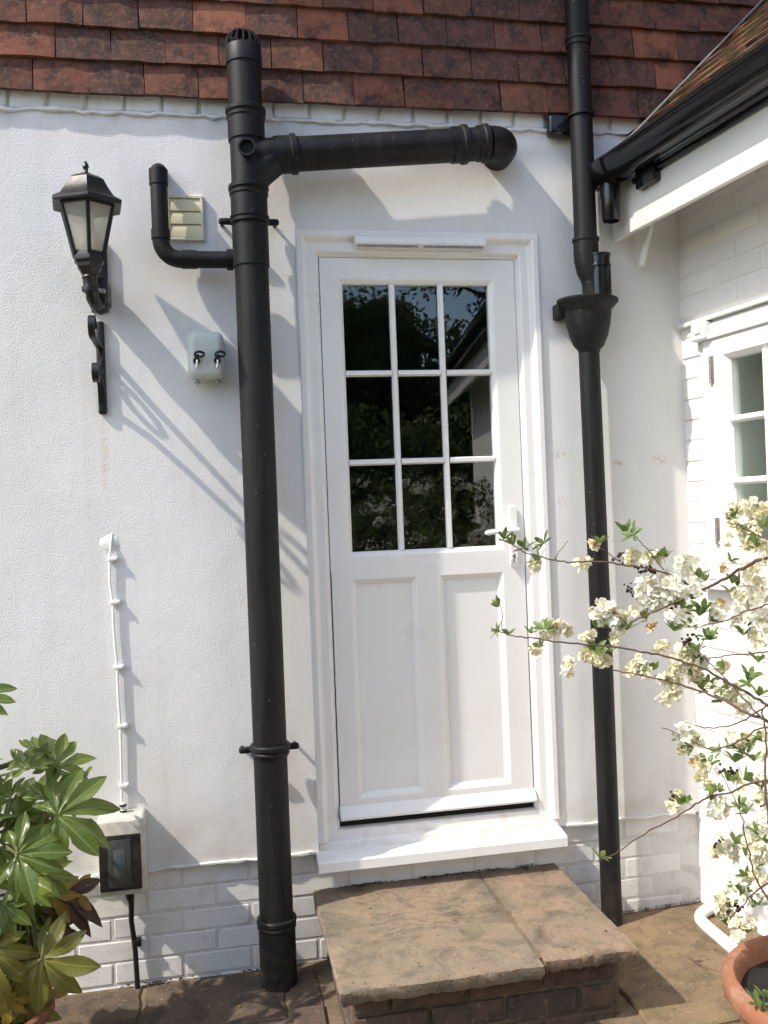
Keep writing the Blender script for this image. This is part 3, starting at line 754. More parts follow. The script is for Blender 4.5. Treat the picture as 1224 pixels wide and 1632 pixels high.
hd = wm().rbox(CU0-.03, WU1, .0135, .022, CZ1+.008, CZ1+.03, .003); hd.xf(W); obj('head_bead', hd, M['wpaint'], win)
for zz in (1.974, 1.408):
    hb = wm(); hb.rbox(CU0-.014, CU0+.010, .0132, .017, zz-.048, zz+.048, .001)
    for i in range(5): hb.tube([W(0,0,0)*0+Vector((CU0-.002, .0185, zz-.048+.0195*i)), Vector((CU0-.002, .0185, zz-.048+.0195*i+.017))], .0042, 10)
    hb.ball((CU0-.002, .0185, zz-.054), .004, 8, 6); hb.xf(W); obj('hinge', hb, M['steel'], win)
rm = MB(); a0, a1, b0, b1, c0, c1 = -.1, 2.2, -.262, -.85, .9, 2.6
rm.add([(a0,b0,c0),(a1,b0,c0),(a1,b1,c0),(a0,b1,c0),(a0,b0,c1),(a1,b0,c1),(a1,b1,c1),(a0,b1,c1)], [(0,1,2,3),(4,7,6,5),(1,5,6,2),(2,6,7,3),(3,7,4,0)]); rm.xf(W); obj('room', rm, M['room'], wing, 0)
rv = MB().box(WU0-.02, WU1+.02, -.26, -.05, WZ0-.02, WZ0+.035); rv.xf(W); obj('inner_sill', rv, M['curtain'], wing, 0)
cur = MB(); vs = []; n = 60
for i in range(n+1):
    u = WU0+.10+(WU1-WU0-.1)*i/n; v = -.235+.010*math.sin(i*1.3)+.004*math.sin(i*2.9)
    vs += [(u, v, 1.33), (u, v-.004, 2.12)]
cur.add(vs, [(2*i, 2*i+2, 2*i+3, 2*i+1) for i in range(n)]); cur.xf(W); obj('curtain', cur, M['curtain'], win)

# ================================================================== THINGS ON THE WALL
BK = M['black']
# ---- soil stack
SX, SY, SR = .152, -.105, .055
stack = thing('soil_stack', (SX, SY, 0), 'tall matt black soil vent pipe left of the door', 'pipe')
ztop = aty(383, 79, SY).z
obj('pipe', MB().lathe([(SR,-.03),(SR,ztop)], (SX,SY,0), seg=40), BK, stack)
def collar(z, r=SR, h=.07, lipr=.011, par=stack, x=SX, y=SY, name='collar'):
    prof = [(r+.0005,z-h),(r+.005,z-h+.002),(r+.005,z-.030),(r+.0085,z-.024),(r+.0085,z-.018),(r+.005,z-.014),(r+.006,z-.010),(r+lipr,z-.007),(r+lipr,z+.004),(r+lipr-.004,z+.008),(r+.0005,z+.009)]
    return obj(name, MB().lathe(prof, (x,y,0), seg=40), BK, par, 30)
zs = [aty(388, py, SY).z for py in (178, 300, 352, 412, 1192, 1470)]
collar(zs[0], h=.10); collar(zs[1], h=.11); 
obj('collar', MB().lathe([(SR+.0005,zs[2]-.012),(SR+.008,zs[2]-.010),(SR+.008,zs[2]),(SR+.004,zs[2]+.002),(SR+.009,zs[2]+.006),(SR+.009,zs[2]+.012),(SR+.0005,zs[2]+.014)], (SX,SY,0), seg=40), BK, stack, 30)
obj('boss_sleeve', MB().lathe([(SR+.0004,zs[3]-.03),(SR+.004,zs[3]-.028),(SR+.004,zs[2]-.022),(SR+.0004,zs[2]-.02)], (SX,SY,0), seg=40), BK, stack, 30)
collar(zs[4], h=.03); collar(zs[5], h=.26, lipr=.010)
# clips with lugs onto the wall
for zz in (aty(388, 360, 0).z, aty(430, 1187, 0).z):
    cl = MB(); cl.lathe([(SR+.0005,zz-.010),(SR+.0035,zz-.010),(SR+.0035,zz+.010),(SR+.0005,zz+.010)], (SX,SY,0), seg=40)
    for s_ in (-1, 1):
        cl.rbox(SX+s_*.050, SX+s_*.100, -.052, -.034, zz-.011, zz+.011, .008, 3) if s_ > 0 else cl.rbox(SX-.100, SX-.050, -.052, -.034, zz-.011, zz+.011, .008, 3)
        cl.tube([(SX+s_*.088, -.05, zz), (SX+s_*.088, .0, zz)], .006, 10)
    obj('pipe_bracket', cl, M['black'], stack)
# slotted cowl
cw_ = obj('vent_cowl', MB().lathe([(SR+.0005,ztop-.055),(SR+.004,ztop-.053),(SR+.004,ztop+.0),(SR+.002,ztop+.004),(SR-.006,ztop+.004),(SR-.006,ztop-.055)], (SX,SY,0), seg=40), BK, stack, 30)
cg = MB()
for i in range(16):
    t = 2*math.pi*i/16; d = Vector((math.cos(t), math.sin(t), 0)); c0 = Vector((SX,SY,ztop))
    cg.tube([c0+d*(SR-.001), c0+d*(SR-.001)+Vector((0,0,.022)), c0+d*(SR-.008)+Vector((0,0,.040)), c0+d*(SR-.024)+Vector((0,0,.052)), c0+d*.012+Vector((0,0,.056))], .0042, 6)
cg.lathe([(.016,.052),(.016,.058),(.0,.060)], (SX,SY,ztop), seg=16)
obj('cowl_cage', cg, BK, cw_)
# open boss facing out
bz = aty(388, 236, SY-.06).z
bo = MB(); bo.lathe([(.026,.045),(.026,.062),(.0285,.064),(.0285,.076),(.0225,.076),(.0225,.060)], (SX+.004, SY, bz), (-.12,-1,.0), 28)
bo2 = obj('open_boss', bo, BK, stack, 30)
obj('boss_hole', MB().lathe([(.0222,.0605),(.0001,.0606)], (SX+.004, SY, bz), (-.12,-1,0), 28), M['hole'], stack)
# branch to the right, rising gently, elbow into the wall
J = aty(395, 250, SY); J.x = SX
E_ = aty(778, 229, SY)
dv = (E_-J).normalized()
b0 = J+dv*.07
br = MB().tube([J+dv*.02, b0, E_-dv*.01], SR, 40, True); brp = obj('branch_pipe', br, BK, stack)
obj('branch_fillet', MB().tube([J+Vector((0,0,-.085)), J+dv*.045+Vector((0,0,-.045)), J+dv*.10], [.050,.052,SR-.001], 32), BK, stack)
def ring(p, d, rr, h, lip, nm='collar', par=brp):
    return obj(nm, MB().lathe([(rr+.0005,-h/2),(rr+lip*.5,-h/2),(rr+lip*.5,h/2-.02),(rr+lip,h/2-.016),(rr+lip,h/2),(rr+.0005,h/2+.002)], p, d, 36), BK, par, 30)
ring(J+dv*.125, dv, SR, .07, .010)
pA = aty(731, 231, SY); ring(pA, dv, SR, .05, .010)
pB = aty(768, 229, SY); ring(pB, dv, SR, .035, .009)
yv = Vector((0,1,0))
ce = E_ + yv*.062
el = MB().tube(arc(ce, .062, -math.pi/2, 0, yv, dv, 10)[0:0] + [ce - yv*.062*math.cos(t*math.pi/2/10) + dv*.062*math.sin(t*math.pi/2/10) for t in range(11)] + [ce+dv*.062+yv*.08], SR+.003, 36)
obj('elbow', el, BK, brp, 40)
# small waste pipe on the left
WRr = .0275; WY = -.065
p1 = aty(252, 268, WY); p2 = aty(254, 392, WY); p2.x = p1.x
zlow = aty(320, 414, WY).z; Rb_ = .062
path = [Vector((p1.x, .02, p1.z+.0))] + [Vector((p1.x, WY+.04-.04*math.sin(t*math.pi/16), p1.z-.04+.04*math.cos(t*math.pi/16))) for t in range(9)]
path += [Vector((p1.x, WY, zlow+Rb_+.02))] + [Vector((p1.x+Rb_-Rb_*math.cos(t*math.pi/20), WY, zlow+Rb_-Rb_*math.sin(t*math.pi/20))) for t in range(11)] + [Vector((SX-.03, WY-.015, zlow-.003))]
wp = obj('waste_pipe', MB().tube(path, WRr, 28), BK, stack)
def sleeve(p, d, rr, h, lip=.003): return obj('collar', MB().lathe([(rr+.0004,-h/2),(rr+lip,-h/2),(rr+lip,h/2),(rr+.0004,h/2)], p, d, 28), BK, wp, 30)
sleeve(aty(252, 287, WY).lerp(Vector((p1.x,WY,0)), 0) if False else Vector((p1.x, WY, aty(252, 283, WY).z)), (0,0,1), WRr, .05)
sleeve(Vector((p1.x, WY, zlow+Rb_+.018)), (0,0,1), WRr, .032)
sleeve(Vector((p1.x+Rb_+.026, WY-.002, zlow)), (1,0,0), WRr, .05)
sleeve(Vector((SX-.068, WY-.011, zlow-.002)), (1,0,0), WRr, .02, .007)

# ---- rainwater downpipe with hopper
PXx, PY = 1.357, -.066
dpipe = thing('rainwater_pipe', (PXx, PY, 0), 'black rainwater downpipe with hopper head right of the door', 'downpipe')
UR, LR = .040, .0365
UX = aty(921, 60, PY).x
ze = aty(915, 392, PY).z
obj('upper_pipe', MB().tube([(UX, PY, 4.0), (UX, PY, ze)], UR, 32), BK, dpipe)
def rcol(z, x, r, h=.05): return obj('collar', MB().lathe([(r+.0004,z-h),(r+.004,z-h+.001),(r+.004,z-.012),(r+.0075,z-.010),(r+.0075,z),(r+.0004,z+.002)], (x,PY,0), seg=32), BK, dpipe, 30)
rcol(aty(921, 62, PY).z, UX, UR, .03); rcol(aty(919, 182, PY).z, UX, UR, .006); rcol(aty(915, 380, PY).z, UX, UR, .06)
hopc = aty(936, 480, PY); HXc = aty(940, 600, PY).x
off = [(UX, PY, ze+.01), (UX+.001, PY, ze-.05), (UX+.008, PY, ze-.085), (UX+.020, PY, ze-.112), (UX+.024, PY, ze-.14), (UX+.024, PY, hopc.z-.04)]
obj('offset_bend', MB().tube(off, [UR+.003,UR+.004,UR+.004,UR+.002,UR,UR], 32), BK, dpipe, 50)
hb = MB(); n = 36
zt = hopc.z; zb = aty(940, 560, PY).z
def hring(rx, ry, z, dx=0.0, dy=0.0): return [(HXc+dx+rx*math.cos(2*math.pi*k/n), PY+dy+ry*math.sin(2*math.pi*k/n)*(1 if math.sin(2*math.pi*k/n) < 0 else .62), z) for k in range(n)]
rings = [hring(.108,.088,zt+.006), hring(.112,.092,zt+.002), hring(.112,.092,zt-.006), hring(.086,.074,zt-.034), hring(.084,.072,zt-.052), hring(.080,.069,zt-.085), hring(.070,.062,zt-.125), hring(.055,.050,zt-.160), hring(.041,.040,zb+.004), hring(.0385,.0385,zb-.004)]
inner = [hring(.038,.038,zb+.01), hring(.075,.062,zt-.06), hring(.098,.080,zt+.002)]
vs = [p for r_ in inner+rings for p in r_]; nr_ = len(inner+rings)
hb.add(vs, [(i*n+k_, i*n+(k_+1) % n, (i+1)*n+(k_+1) % n, (i+1)*n+k_) for i in range(nr_-1) for k_ in range(n)])
hop = obj('hopper', hb, BK, dpipe, 40)
obj('hopper_lug', MB().rbox(HXc-.108, HXc-.072, -.060, -.004, zt-.058, zt-.004, .006), BK, hop); obj('hopper_lug', MB().rbox(HXc+.06, HXc+.092, -.05, -.008, zt-.05, zt-.008, .005), BK, hop)
obj('lower_pipe', MB().tube([(HXc, PY, zb+.01), (aty(958, 1000, PY).x, PY, 1.0), (aty(975, 1455, PY).x, PY, 0.0)], LR, 32), BK, dpipe)
# clip plate behind the upper pipe
a = aty(886, 201, -.02); bp_ = MB(); bp_.rbox(a.x-.034, a.x+.060, -.045, .0, a.z-.040, a.z+.036, .014, 3); bp_.rbox(UX-.02, UX+.035, -.05, -.004, a.z-.02, a.z+.02, .004)
obj('pipe_bracket', bp_, M['gloss'], dpipe)
# loose glossy pipe standing in the hopper
lp = aty(954, 408, PY-.005); ly = PY-.02
lpp = MB(); x_, zt_ = lp.x-.006, lp.z
lpp.lathe([(.0365,-.20),(.0365,-.048),(.041,-.045),(.041,-.038),(.0378,-.036),(.0378,-.008),(.041,-.006),(.041,.0),(.034,.0),(.034,-.15)], (x_, ly, zt_), seg=28)
lpp.rbox(x_+.008, x_+.026, ly-.040, ly-.028, zt_-.155, zt_-.05, .004)
obj('inlet_pipe', lpp, M['gloss'], dpipe, 30)

# ---- gutter on the wing
gut = thing('gutter', W(.3, OV, 2.64), 'glossy black half-round gutter along the eaves of the wing', 'gutter')
GC = OV+.066; GT = 2.702; GR = .064
gm = MB(); vs = []; fs = []; us = [.028+i*.17 for i in range(30)]; n = 16
for u in us:
    for k_ in range(n+1):
        t = math.pi*k_/n; vs.append((u, GC+GR*math.cos(t), GT-GR*math.sin(t)*1.05))
    for k_ in range(n, -1, -1):
        t = math.pi*k_/n; vs.append((u, GC+(GR-.004)*math.cos(t), GT+.001-(GR-.004)*math.sin(t)*1.05))
mm = 2*(n+1)
for i in range(len(us)-1):
    for k_ in range(mm): fs.append((i*mm+k_, i*mm+(k_+1) % mm, (i+1)*mm+(k_+1) % mm, (i+1)*mm+k_))
fs += [tuple(range(mm)), tuple((len(us)-1)*mm+k_ for k_ in range(mm))]
gm.add(vs, fs); gm.xf(W); obj('trough', gm, M['gloss'], gut)
lipm = MB(); lipm.tube([W(u, GC+GR-.001, GT+.002) for u in (.03, 1, 2, 3, 4.9)], .006, 8); obj('lip', lipm, M['gloss'], gut)
rl = MB(); rl.tube([W(u, OV+.010, 2.628) for u in (.14, 1, 2, 3, 4.9)], .011, 10); obj('fascia_rail', rl, M['gloss'], gut)
def gsec(u0, u1, ex, nm):
    b = MB(); vs = []; 
    for u in (u0, u1):
        for k_ in range(n+1):
            t = math.pi*k_/n; vs.append((u, GC+(GR+ex)*math.cos(t), GT+.004-(GR+ex)*math.sin(t)*1.05))
        for k_ in range(n, -1, -1):
            t = math.pi*k_/n; vs.append((u, GC+(GR-.002)*math.cos(t), GT+.004-(GR-.002)*math.sin(t)*1.05))
    b.add(vs, [(k_, (k_+1) % mm, mm+(k_+1) % mm, mm+k_) for k_ in range(mm)]+[tuple(range(mm)), tuple(mm+k_ for k_ in range(mm))]); b.xf(W); return obj(nm, b, M['gloss'], gut)
gsec(.012, .125, .006, 'running_outlet'); gsec(.105, .128, .010, 'union_bracket'); gsec(.014, .03, .009, 'union_bracket')
b = MB(); vs = [(.012, GC+(GR)*math.cos(math.pi*k_/n), GT-(GR)*math.sin(math.pi*k_/n)) for k_ in range(n+1)]; vs2 = [(.018, v_, z_) for _, v_, z_ in vs]
b.add(vs+vs2, [tuple(range(n+1)), tuple(range(n+1, 2*n+2))[::-1]]+[(i, (i+1) % (n+1), n+1+(i+1) % (n+1), n+1+i) for i in range(n+1)]); b.xf(W); obj('stop_end', b, M['gloss'], gut)
bk = MB().rbox(.17, .275, OV-.0005, OV+.03, 2.585, 2.70, .006); bk.xf(W); obj('fascia_bracket', bk, M['gloss'], gut)
oc = W(.065, GC-.006, 0)
obj('outlet_spigot', MB().lathe([(.036,2.66),(.036,2.60),(.033,2.585),(.031,2.515),(.028,2.51),(.026,2.515),(.026,2.6)], (oc.x, oc.y, 0), seg=28), M['gloss'], gut, 30)
gd = MB(); q = random.Random(5)
for i in range(150):
    u = .02+.26*q.random()**1.6; c_ = Vector((u, GC+q.uniform(-.04,.052), GT+.004+q.uniform(0,.014)))
    d = Vector((q.uniform(-1,1), q.uniform(-1,1), q.uniform(-.2,.6))).normalized()*q.uniform(.006,.018); s_ = Vector((q.uniform(-1,1), q.uniform(-1,1), q.uniform(-1,1))).normalized()*.004
    gd.add([c_-d, c_+s_, c_+d, c_-s_], [(0,1,2,3)])
gd.xf(W); tag(obj('leaf_litter', gd, M['terradark'], gut, 0), kind='stuff')

def spline_(P, k_=5):
    out = []
    for i in range(len(P)-1):
        p0, p1_, p2_, p3 = P[max(i-1,0)], P[i], P[i+1], P[min(i+2, len(P)-1)]
        for t in range(k_):
            u = t/k_; out.append(.5*((2*p1_)+(p2_-p0)*u+(2*p0-5*p1_+4*p2_-p3)*u*u+(3*p1_-p0-3*p2_+p3)*u*u*u))
    out.append(P[-1]); return out
# ---- cable up the roof edge
ca = MB(); cp = [RF(.16, .05, -.02), RF(.15, .01, .02), RF(.135, .03, .028), RF(.125, .10, .020)]+[RF(.12, .1+.14*i, .018) for i in range(1, 12)]
ca.tube(spline_(cp), .0048, 8); ca.tube([RF(.165, -.01, .0), RF(.16, -.012, .03), RF(.15, .01, .035)], .006, 8)
tag(obj('roof_cable', ca, M['steel']), 'thin pale grey cable running up where the wing roof meets the tiles', 'cable')
# ---- short white overflow pipe under the fascia
ov = MB(); a = atw(1036, 362, .16); p_ = W(a[0], .16, a[1]); b_ = atw(1022, 423, .17); p2_ = W(b_[0], .17, b_[1])
ov.tube([p_+Vector((0,0,.06)), p_, p2_], .0115, 16, False); ov.tube([p2_, p_], .009, 16, False)
tag(obj('overflow_pipe', ov, M['wpaint']), 'short white overflow pipe hanging below the fascia of the wing', 'pipe')
# ---- small white box at top corner of the window
cb = MB(); a = atw(1118, 527, .02); cb.rbox(a[0]-.045, a[0]+.03, -.004, .034, a[1]-.035, a[1]+.03, .008, 3); cb.rbox(a[0]-.02, a[0]+.012, .034, .040, a[1]-.012, a[1]+.018, .004); cb.xf(W)
tag(obj('junction_box', cb, M['wplastic']), 'small white junction box on the wing beside the window top corner', 'box')

# ---- wall lantern
LYc = -.175
lt = aty(139, 330, LYc); LXc = lt.x
lamp = thing('wall_lantern', (LXc, 0, aty(160, 497).z), 'black six-sided wall lantern with frosted glass and sensor', 'lantern')
def lz(py): return aty(140, py, LYc).z
zb_, zt_ = lz(404), lz(331)
rot = R(30)+R(8)
roofm = MB().ngon(6, [(.108, zt_+.0), (.116, zt_+.004), (.116, zt_+.012), (.090, zt_+.028), (.074, zt_+.052), (.068, zt_+.062), (.058, zt_+.082), (.040, zt_+.094), (.024, zt_+.098), (.012, zt_+.101)], (LXc, LYc, 0), rot)
rf_ = obj('lantern_roof', roofm, M['iron'], lamp, 25)
obj('finial', MB().lathe([(.020,0),(.020,.003),(.010,.006),(.0065,.014),(.0065,.02),(.010,.026),(.0085,.034),(.0055,.04),(.0001,.046)], (LXc, LYc, zt_+.099), seg=16), M['iron'], rf_, 40)
RT_, RB_ = .086, .048
cage = MB()
for k_ in range(6):
    t = 2*math.pi*k_/6+rot; d = Vector((math.cos(t), math.sin(t), 0)); c0 = Vector((LXc, LYc, 0))
    cage.tube([c0+d*RB_+Vector((0,0,zb_-.01)), c0+d*RT_+Vector((0,0,zt_+.004))], .0062, 6)
cage.ngon(6, [(RT_+.004, zt_-.006), (RT_+.004, zt_+.004)], (LXc, LYc, 0), rot)
obj('lantern_frame', cage, M['iron'], lamp)
for k_ in range(6):
    t0 = 2*math.pi*k_/6+rot; t1 = t0+2*math.pi/6
    d0, d1 = Vector((math.cos(t0), math.sin(t0), 0)), Vector((math.cos(t1), math.sin(t1), 0)); c0 = Vector((LXc, LYc, 0))
    quad = [c0+d0*(RB_-.001)+Vector((0,0,zb_)), c0+d1*(RB_-.001)+Vector((0,0,zb_)), c0+d1*(RT_-.001)+Vector((0,0,zt_-.006)), c0+d0*(RT_-.001)+Vector((0,0,zt_-.006))]
    nn = (quad[1]-quad[0]).cross(quad[3]-quad[0]).normalized()*.002
    obj('lantern_pane', MB().add([p-nn for p in quad]+[p+nn for p in quad], [(3,2,1,0),(4,5,6,7),(0,1,5,4),(1,2,6,5),(2,3,7,6),(3,0,4,7)]), M['lampglass'], lamp, 0)
obj('bulb', MB().lathe([(.012,zt_-.01),(.012,zt_-.05),(.016,zt_-.06),(.028,zt_-.085),(.030,zt_-.10),(.022,zt_-.122),(.0001,zt_-.13)], (LXc+.006, LYc, 0), seg=18), M['bulb'], lamp, 60)
obj('lantern_cup', MB().ngon(6, [(.018, zb_-.075), (.026, zb_-.066), (.034, zb_-.052), (.040, zb_-.045), (.042, zb_-.034), (.050, zb_-.026), (.051, zb_-.014), (.046, zb_+.004), (.036, zb_+.006)], (LXc, LYc, 0), rot), M['iron'], lamp, 25)
zc_ = zb_-.075
arm = MB(); arm.lathe([(.022,zc_-.045),(.026,zc_-.042),(.026,zc_-.030),(.021,zc_-.026),(.022,zc_-.006),(.025,zc_),(.022,zc_+.006)], (LXc, LYc, 0), seg=20)
zpb, zpt = aty(160, 500).z, aty(158, 395).z; bx_ = aty(160, 460).x
arm.tube([(LXc, LYc, zc_-.03), (LXc+.004, LYc+.015, zc_-.06), (bx_, LYc+.055, zc_-.075), (bx_, -.07, zc_-.06), (bx_, -.01, zc_-.03)], [.018,.020,.020,.018,.018], 14)
obj('lantern_arm', arm, M['iron'], lamp, 50)
obj('back_plate', MB().rbox(bx_-.030, bx_+.026, -.016, .002, zpb, zpt+.02, .007, 3), M['iron'], lamp)
sn = MB(); zs_ = aty(157, 470, -.1).z; sx0 = aty(160, 470, -.08).x
sn.rbox(sx0-.032, sx0+.028, -.125, -.012, zs_-.030, zs_+.055, .012, 3)
se = obj('sensor_head', sn, M['iron'], lamp)
obj('sensor_lens', MB().rbox(sx0-.026, sx0+.022, -.131, -.10, zs_-.002, zs_+.014, .006, 3), M['steel'], se)
obj('sensor_eye', MB().lathe([(.028,-.03),(.027,-.04),(.018,-.052),(.0001,-.057)], (sx0-.002, -.07, zs_+.0), seg=20), M['gloss'], se, 60)

# ---- wrought iron hanging bracket
bx = aty(162, 590).x; zt_, zb_ = aty(159, 513).z, aty(166, 661).z
hbk = thing('hanging_bracket', (bx, 0, zb_), 'black wrought iron scroll bracket below the lantern', 'bracket')
obj('back_bar', MB().rbox(bx-.014, bx+.014, -.016, .001, zb_, zt_, .008, 3), M['iron'], hbk)
def ribbon(pts, wd, th, nm):
    b = MB(); vs = []; n_ = len(pts)
    for i, (y, z) in enumerate(pts):
        a_ = Vector(pts[max(i-1,0)]); c_ = Vector(pts[min(i+1,n_-1)]); t = (c_-a_).normalized(); nn = Vector((-t.y, t.x))*th/2
        for sx in (-wd/2, wd/2):
            vs += [(bx+sx, y+nn.x, z+nn.y), (bx+sx, y-nn.x, z-nn.y)]
    fs = []
    for i in range(n_-1):
        a0_ = 4*i; c0_ = 4*i+4
        fs += [(a0_, a0_+1, c0_+1, c0_), (a0_+2, c0_+2, c0_+3, a0_+3), (a0_, c0_, c0_+2, a0_+2), (a0_+1, a0_+3, c0_+3, c0_+1)]
    fs += [(0,2,3,1), tuple(4*(n_-1)+k_ for k_ in (0,1,3,2))]
    b.add(vs, fs); return obj(nm, b, M['iron'], hbk, 40)
zm_ = zt_-.02
def yz(px, py, y): return (y, aty(px, py, y).z)
arm_p = [(-.012, zt_-.085), (-.05, zt_-.092), (-.10, zt_-.090), (-.16, zt_-.088), (-.20, zt_-.090)]
e_ = arm_p[-1]; arm_p += [(e_[0]-.032*math.sin(t*math.pi/8), e_[1]+.032-.032*math.cos(t*math.pi/8)) for t in range(1, 13)]
ribbon(arm_p, .020, .007, 'arm')
br_p = [(-.014, zb_+.035), (-.02, zb_+.06), (-.045, zb_+.095), (-.085, zb_+.120), (-.125, zb_+.138), (-.155, zb_+.142)]
cc = (-.155, zb_+.112)
br_p += [(cc[0]-.030*math.sin(t*math.pi/8)*(1-t*.02), cc[1]+.030*math.cos(t*math.pi/8)*(1-t*.02)) for t in range(1, 14)]
ribbon(br_p, .020, .007, 'brace')
sc_p = [(-.035+.030*math.cos(t*math.pi/7)*(1-t*.035), zb_+.150+.034*math.sin(t*math.pi/7)*(1-t*.035)) for t in range(16)]
ribbon(sc_p, .017, .005, 'scroll')

# ---- grey-green rounded box with two black toggles
a = aty(297, 530, -.05); b_ = aty(360, 606, -.05); cxx, czz = (a.x+b_.x)/2, (a.z+b_.z)/2; hwx, hwz = (b_.x-a.x)/2, (a.z-b_.z)/2
gb = thing('washing_line_box', (cxx, 0, czz-hwz), 'grey-green rounded metal box with two black toggles between lantern and soil pipe', 'line box')
bx2 = MB(); bx2.rbox(cxx-hwx, cxx+hwx, -.085, .002, czz-hwz, czz+hwz, .026, 5)
bx2.v = [(cxx+(x-cxx)*(1.0-.05*max(0,-y)/.085), y, czz+(z-czz)*(1.0 if z > czz else 1-.03)) for x, y, z in bx2.v]
obj('casing', bx2, M['greybox'], gb, 60)
for s_ in (-1, 1):
    tx, tz = cxx+s_*.033+.002, czz-.020
    rc = obj('slot', MB().lathe([(.0115,0),(.011,.004),(.008,.0045)], (tx, -.0835, tz), (0,-1,0), 18), M['hole'], gb)
    tg = MB(); tg.tube([(tx-.004,-.085,tz+.004),(tx-.001,-.098,tz+.010),(tx+.006,-.106,tz+.014)], [.005,.006,.005], 10)
    for t in range(12):
        pass
    tg.tube([(tx+.010+.013*math.cos(t*math.pi/6)*1.15, -.104, tz+.018+.0085*math.sin(t*math.pi/6)) for t in range(13)], .0042, 8)
    obj('toggle', tg, M['gloss'], gb, 50)
    pn = MB(); pn.tube([(tx+.002,-.090,tz+.002),(tx+.000,-.093,tz-.014),(tx-.003,-.090,tz-.026)], [.0045,.0028,.0022], 8); obj('pin', pn, M['chrome'], gb, 50)
    hk = MB(); hk.ball((tx, -.05, czz-hwz-.003), .0075, 8, 6); hk.tube([(tx-.010,-.05,czz-hwz-.006),(tx+.010,-.05,czz-hwz-.008)], .0025, 6); hk.tube([(tx,-.05,czz-hwz),(tx,-.05,czz-hwz-.016)], .002, 6); obj('line_stop', hk, M['steel'], gb)

# ---- cream louvred vent
a = aty(264, 312); b_ = aty(326, 385)
vn = thing('vent_cover', ((a.x+b_.x)/2, 0, b_.z), 'small cream louvred vent cover behind the bent waste pipe', 'vent')
obj('vent_frame', MB().add(*(lambda s__: (s__.v, s__.f))(sweep(a.x, b_.x, b_.z, a.z, [(0,.0),(0,-.012),(.002,-.014),(.009,-.014),(.010,-.012),(.010,.0)], True))), M['creamframe'], vn, 25)
zz0, zz1 = b_.z+.010, a.z-.010; hh = (zz1-zz0)/3
for i in range(3):
    s_ = MB(); n_ = 5; z0_ = zz0+hh*i
    pf = [(-.0125, z0_+.001), (-.0128, z0_+hh*.25), (-.0118, z0_+hh*.6), (-.0095, z0_+hh*.88), (-.006, z0_+hh*1.0), (-.001, z0_+.001)]
    s_.add([(a.x+.0102, y, z) for y, z in pf]+[(b_.x-.0102, y, z) for y, z in pf], [(k_,(k_+1)%6,6+(k_+1)%6,6+k_) for k_ in range(6)]+[tuple(range(6)),tuple(range(6,12))[::-1]])
    obj('slat', s_, M['cream'], vn, 30)

# ---- white cable clipped to the wall
cab = thing('wall_cable', aty(194, 1292), 'white electric cable clipped down the wall above the fuse box', 'cable')
cpx = [(178,852),(176,872),(175,890),(175,930),(180,960),(181,1000),(184,1035),(187,1062),(188,1100),(190,1130),(192,1157),(193,1200),(194,1250),(194,1285)]
pts = [aty(px, py, -.010) for px, py in cpx]; pts[0] = aty(179, 848, .004)
obj('cable', MB().tube(pts, .0042, 10), M['wplastic'], cab)
q = random.Random(11); pt = MB(); c_ = aty(174, 866); vs = [(c_.x, -.003, c_.z)]; n = 18
for k_ in range(n):
    t = 2*math.pi*k_/n; rr = q.uniform(.7, 1.1); vs.append((c_.x+.030*rr*math.cos(t), -.0018, c_.z+.026*rr*math.sin(t)))
for k_ in range(n):
    t = 2*math.pi*k_/n; vs.append((c_.x+.034*math.cos(t), .001, c_.z+.030*math.sin(t)))
pt.add(vs, [(0, 1+k_, 1+(k_+1) % n) for k_ in range(n)]+[(1+k_, 1+n+k_, 1+n+(k_+1) % n, 1+(k_+1) % n) for k_ in range(n)]); obj('filler_patch', pt, M['wpaint'], cab, 60)
for (px, py) in ((177,891),(181,960),(187,1063),(193,1157),(195,1252)):
    c_ = aty(px, py, -.008); cm = MB(); cm.rbox(c_.x-.010, c_.x+.022, -.016, .001, c_.z-.007, c_.z+.007, .003); cm.lathe([(.004,0),(.003,.003)], (c_.x+.013, -.0155, c_.z), (0,-1,0), 8); obj('cable_clip', cm, M['wplastic'], cab)

# ---- fuse box
a = aty(155, 1300, -.06); b_ = aty(232, 1412, -.06)
fx0, fx1, fz0, fz1 = a.x, a.x+.148, b_.z-.01, a.z-.005
fbx = thing('fuse_box', ((fx0+fx1)/2, 0, fz0), 'weathered off-white outdoor fuse box with smoked cover at the foot of the wall', 'fuse box')
obj('casing', MB().rbox(fx0, fx1, -.095, .012, fz0, fz1, .012, 3), M['fusebox'], fbx)
obj('casing_front', MB().rbox(fx0+.004, fx1-.010, -.104, -.090, fz0+.004, fz1-.006, .006, 2), M['fusebox'], fbx)
cv = obj('smoked_cover', MB().rbox(fx0+.006, fx1-.012, -.112, -.1035, fz0+.022, fz1-.048, .004, 2), M['tint'], fbx)
obj('cover_panel', MB().rbox(fx0+.034, fx1-.044, -.1145, -.1118, fz0+.034, fz1-.062, .001), M['lcd'], cv)
obj('switch_plate', MB().rbox(fx0+.052, fx1-.062, -.1155, -.1144, fz0+.066, fz1-.092, .0004), plain('grey_switch_plate', (.11,.12,.115), .3, .1, 60), cv)
obj('switch_label', MB().box(fx0+.062, fx1-.074, -.1162, -.1156, fz0+.094, fz1-.104), M['blue'], cv, 0)
gl_ = MB(); c_ = aty(194, 1292, -.03); gl_.lathe([(.011,0),(.011,.010),(.008,.011),(.008,.02),(.011,.021),(.011,.030),(.006,.034)], (fx0+.078, -.035, fz1-.001), seg=14); obj('cable_gland', gl_, M['fusebox'], fbx, 30)
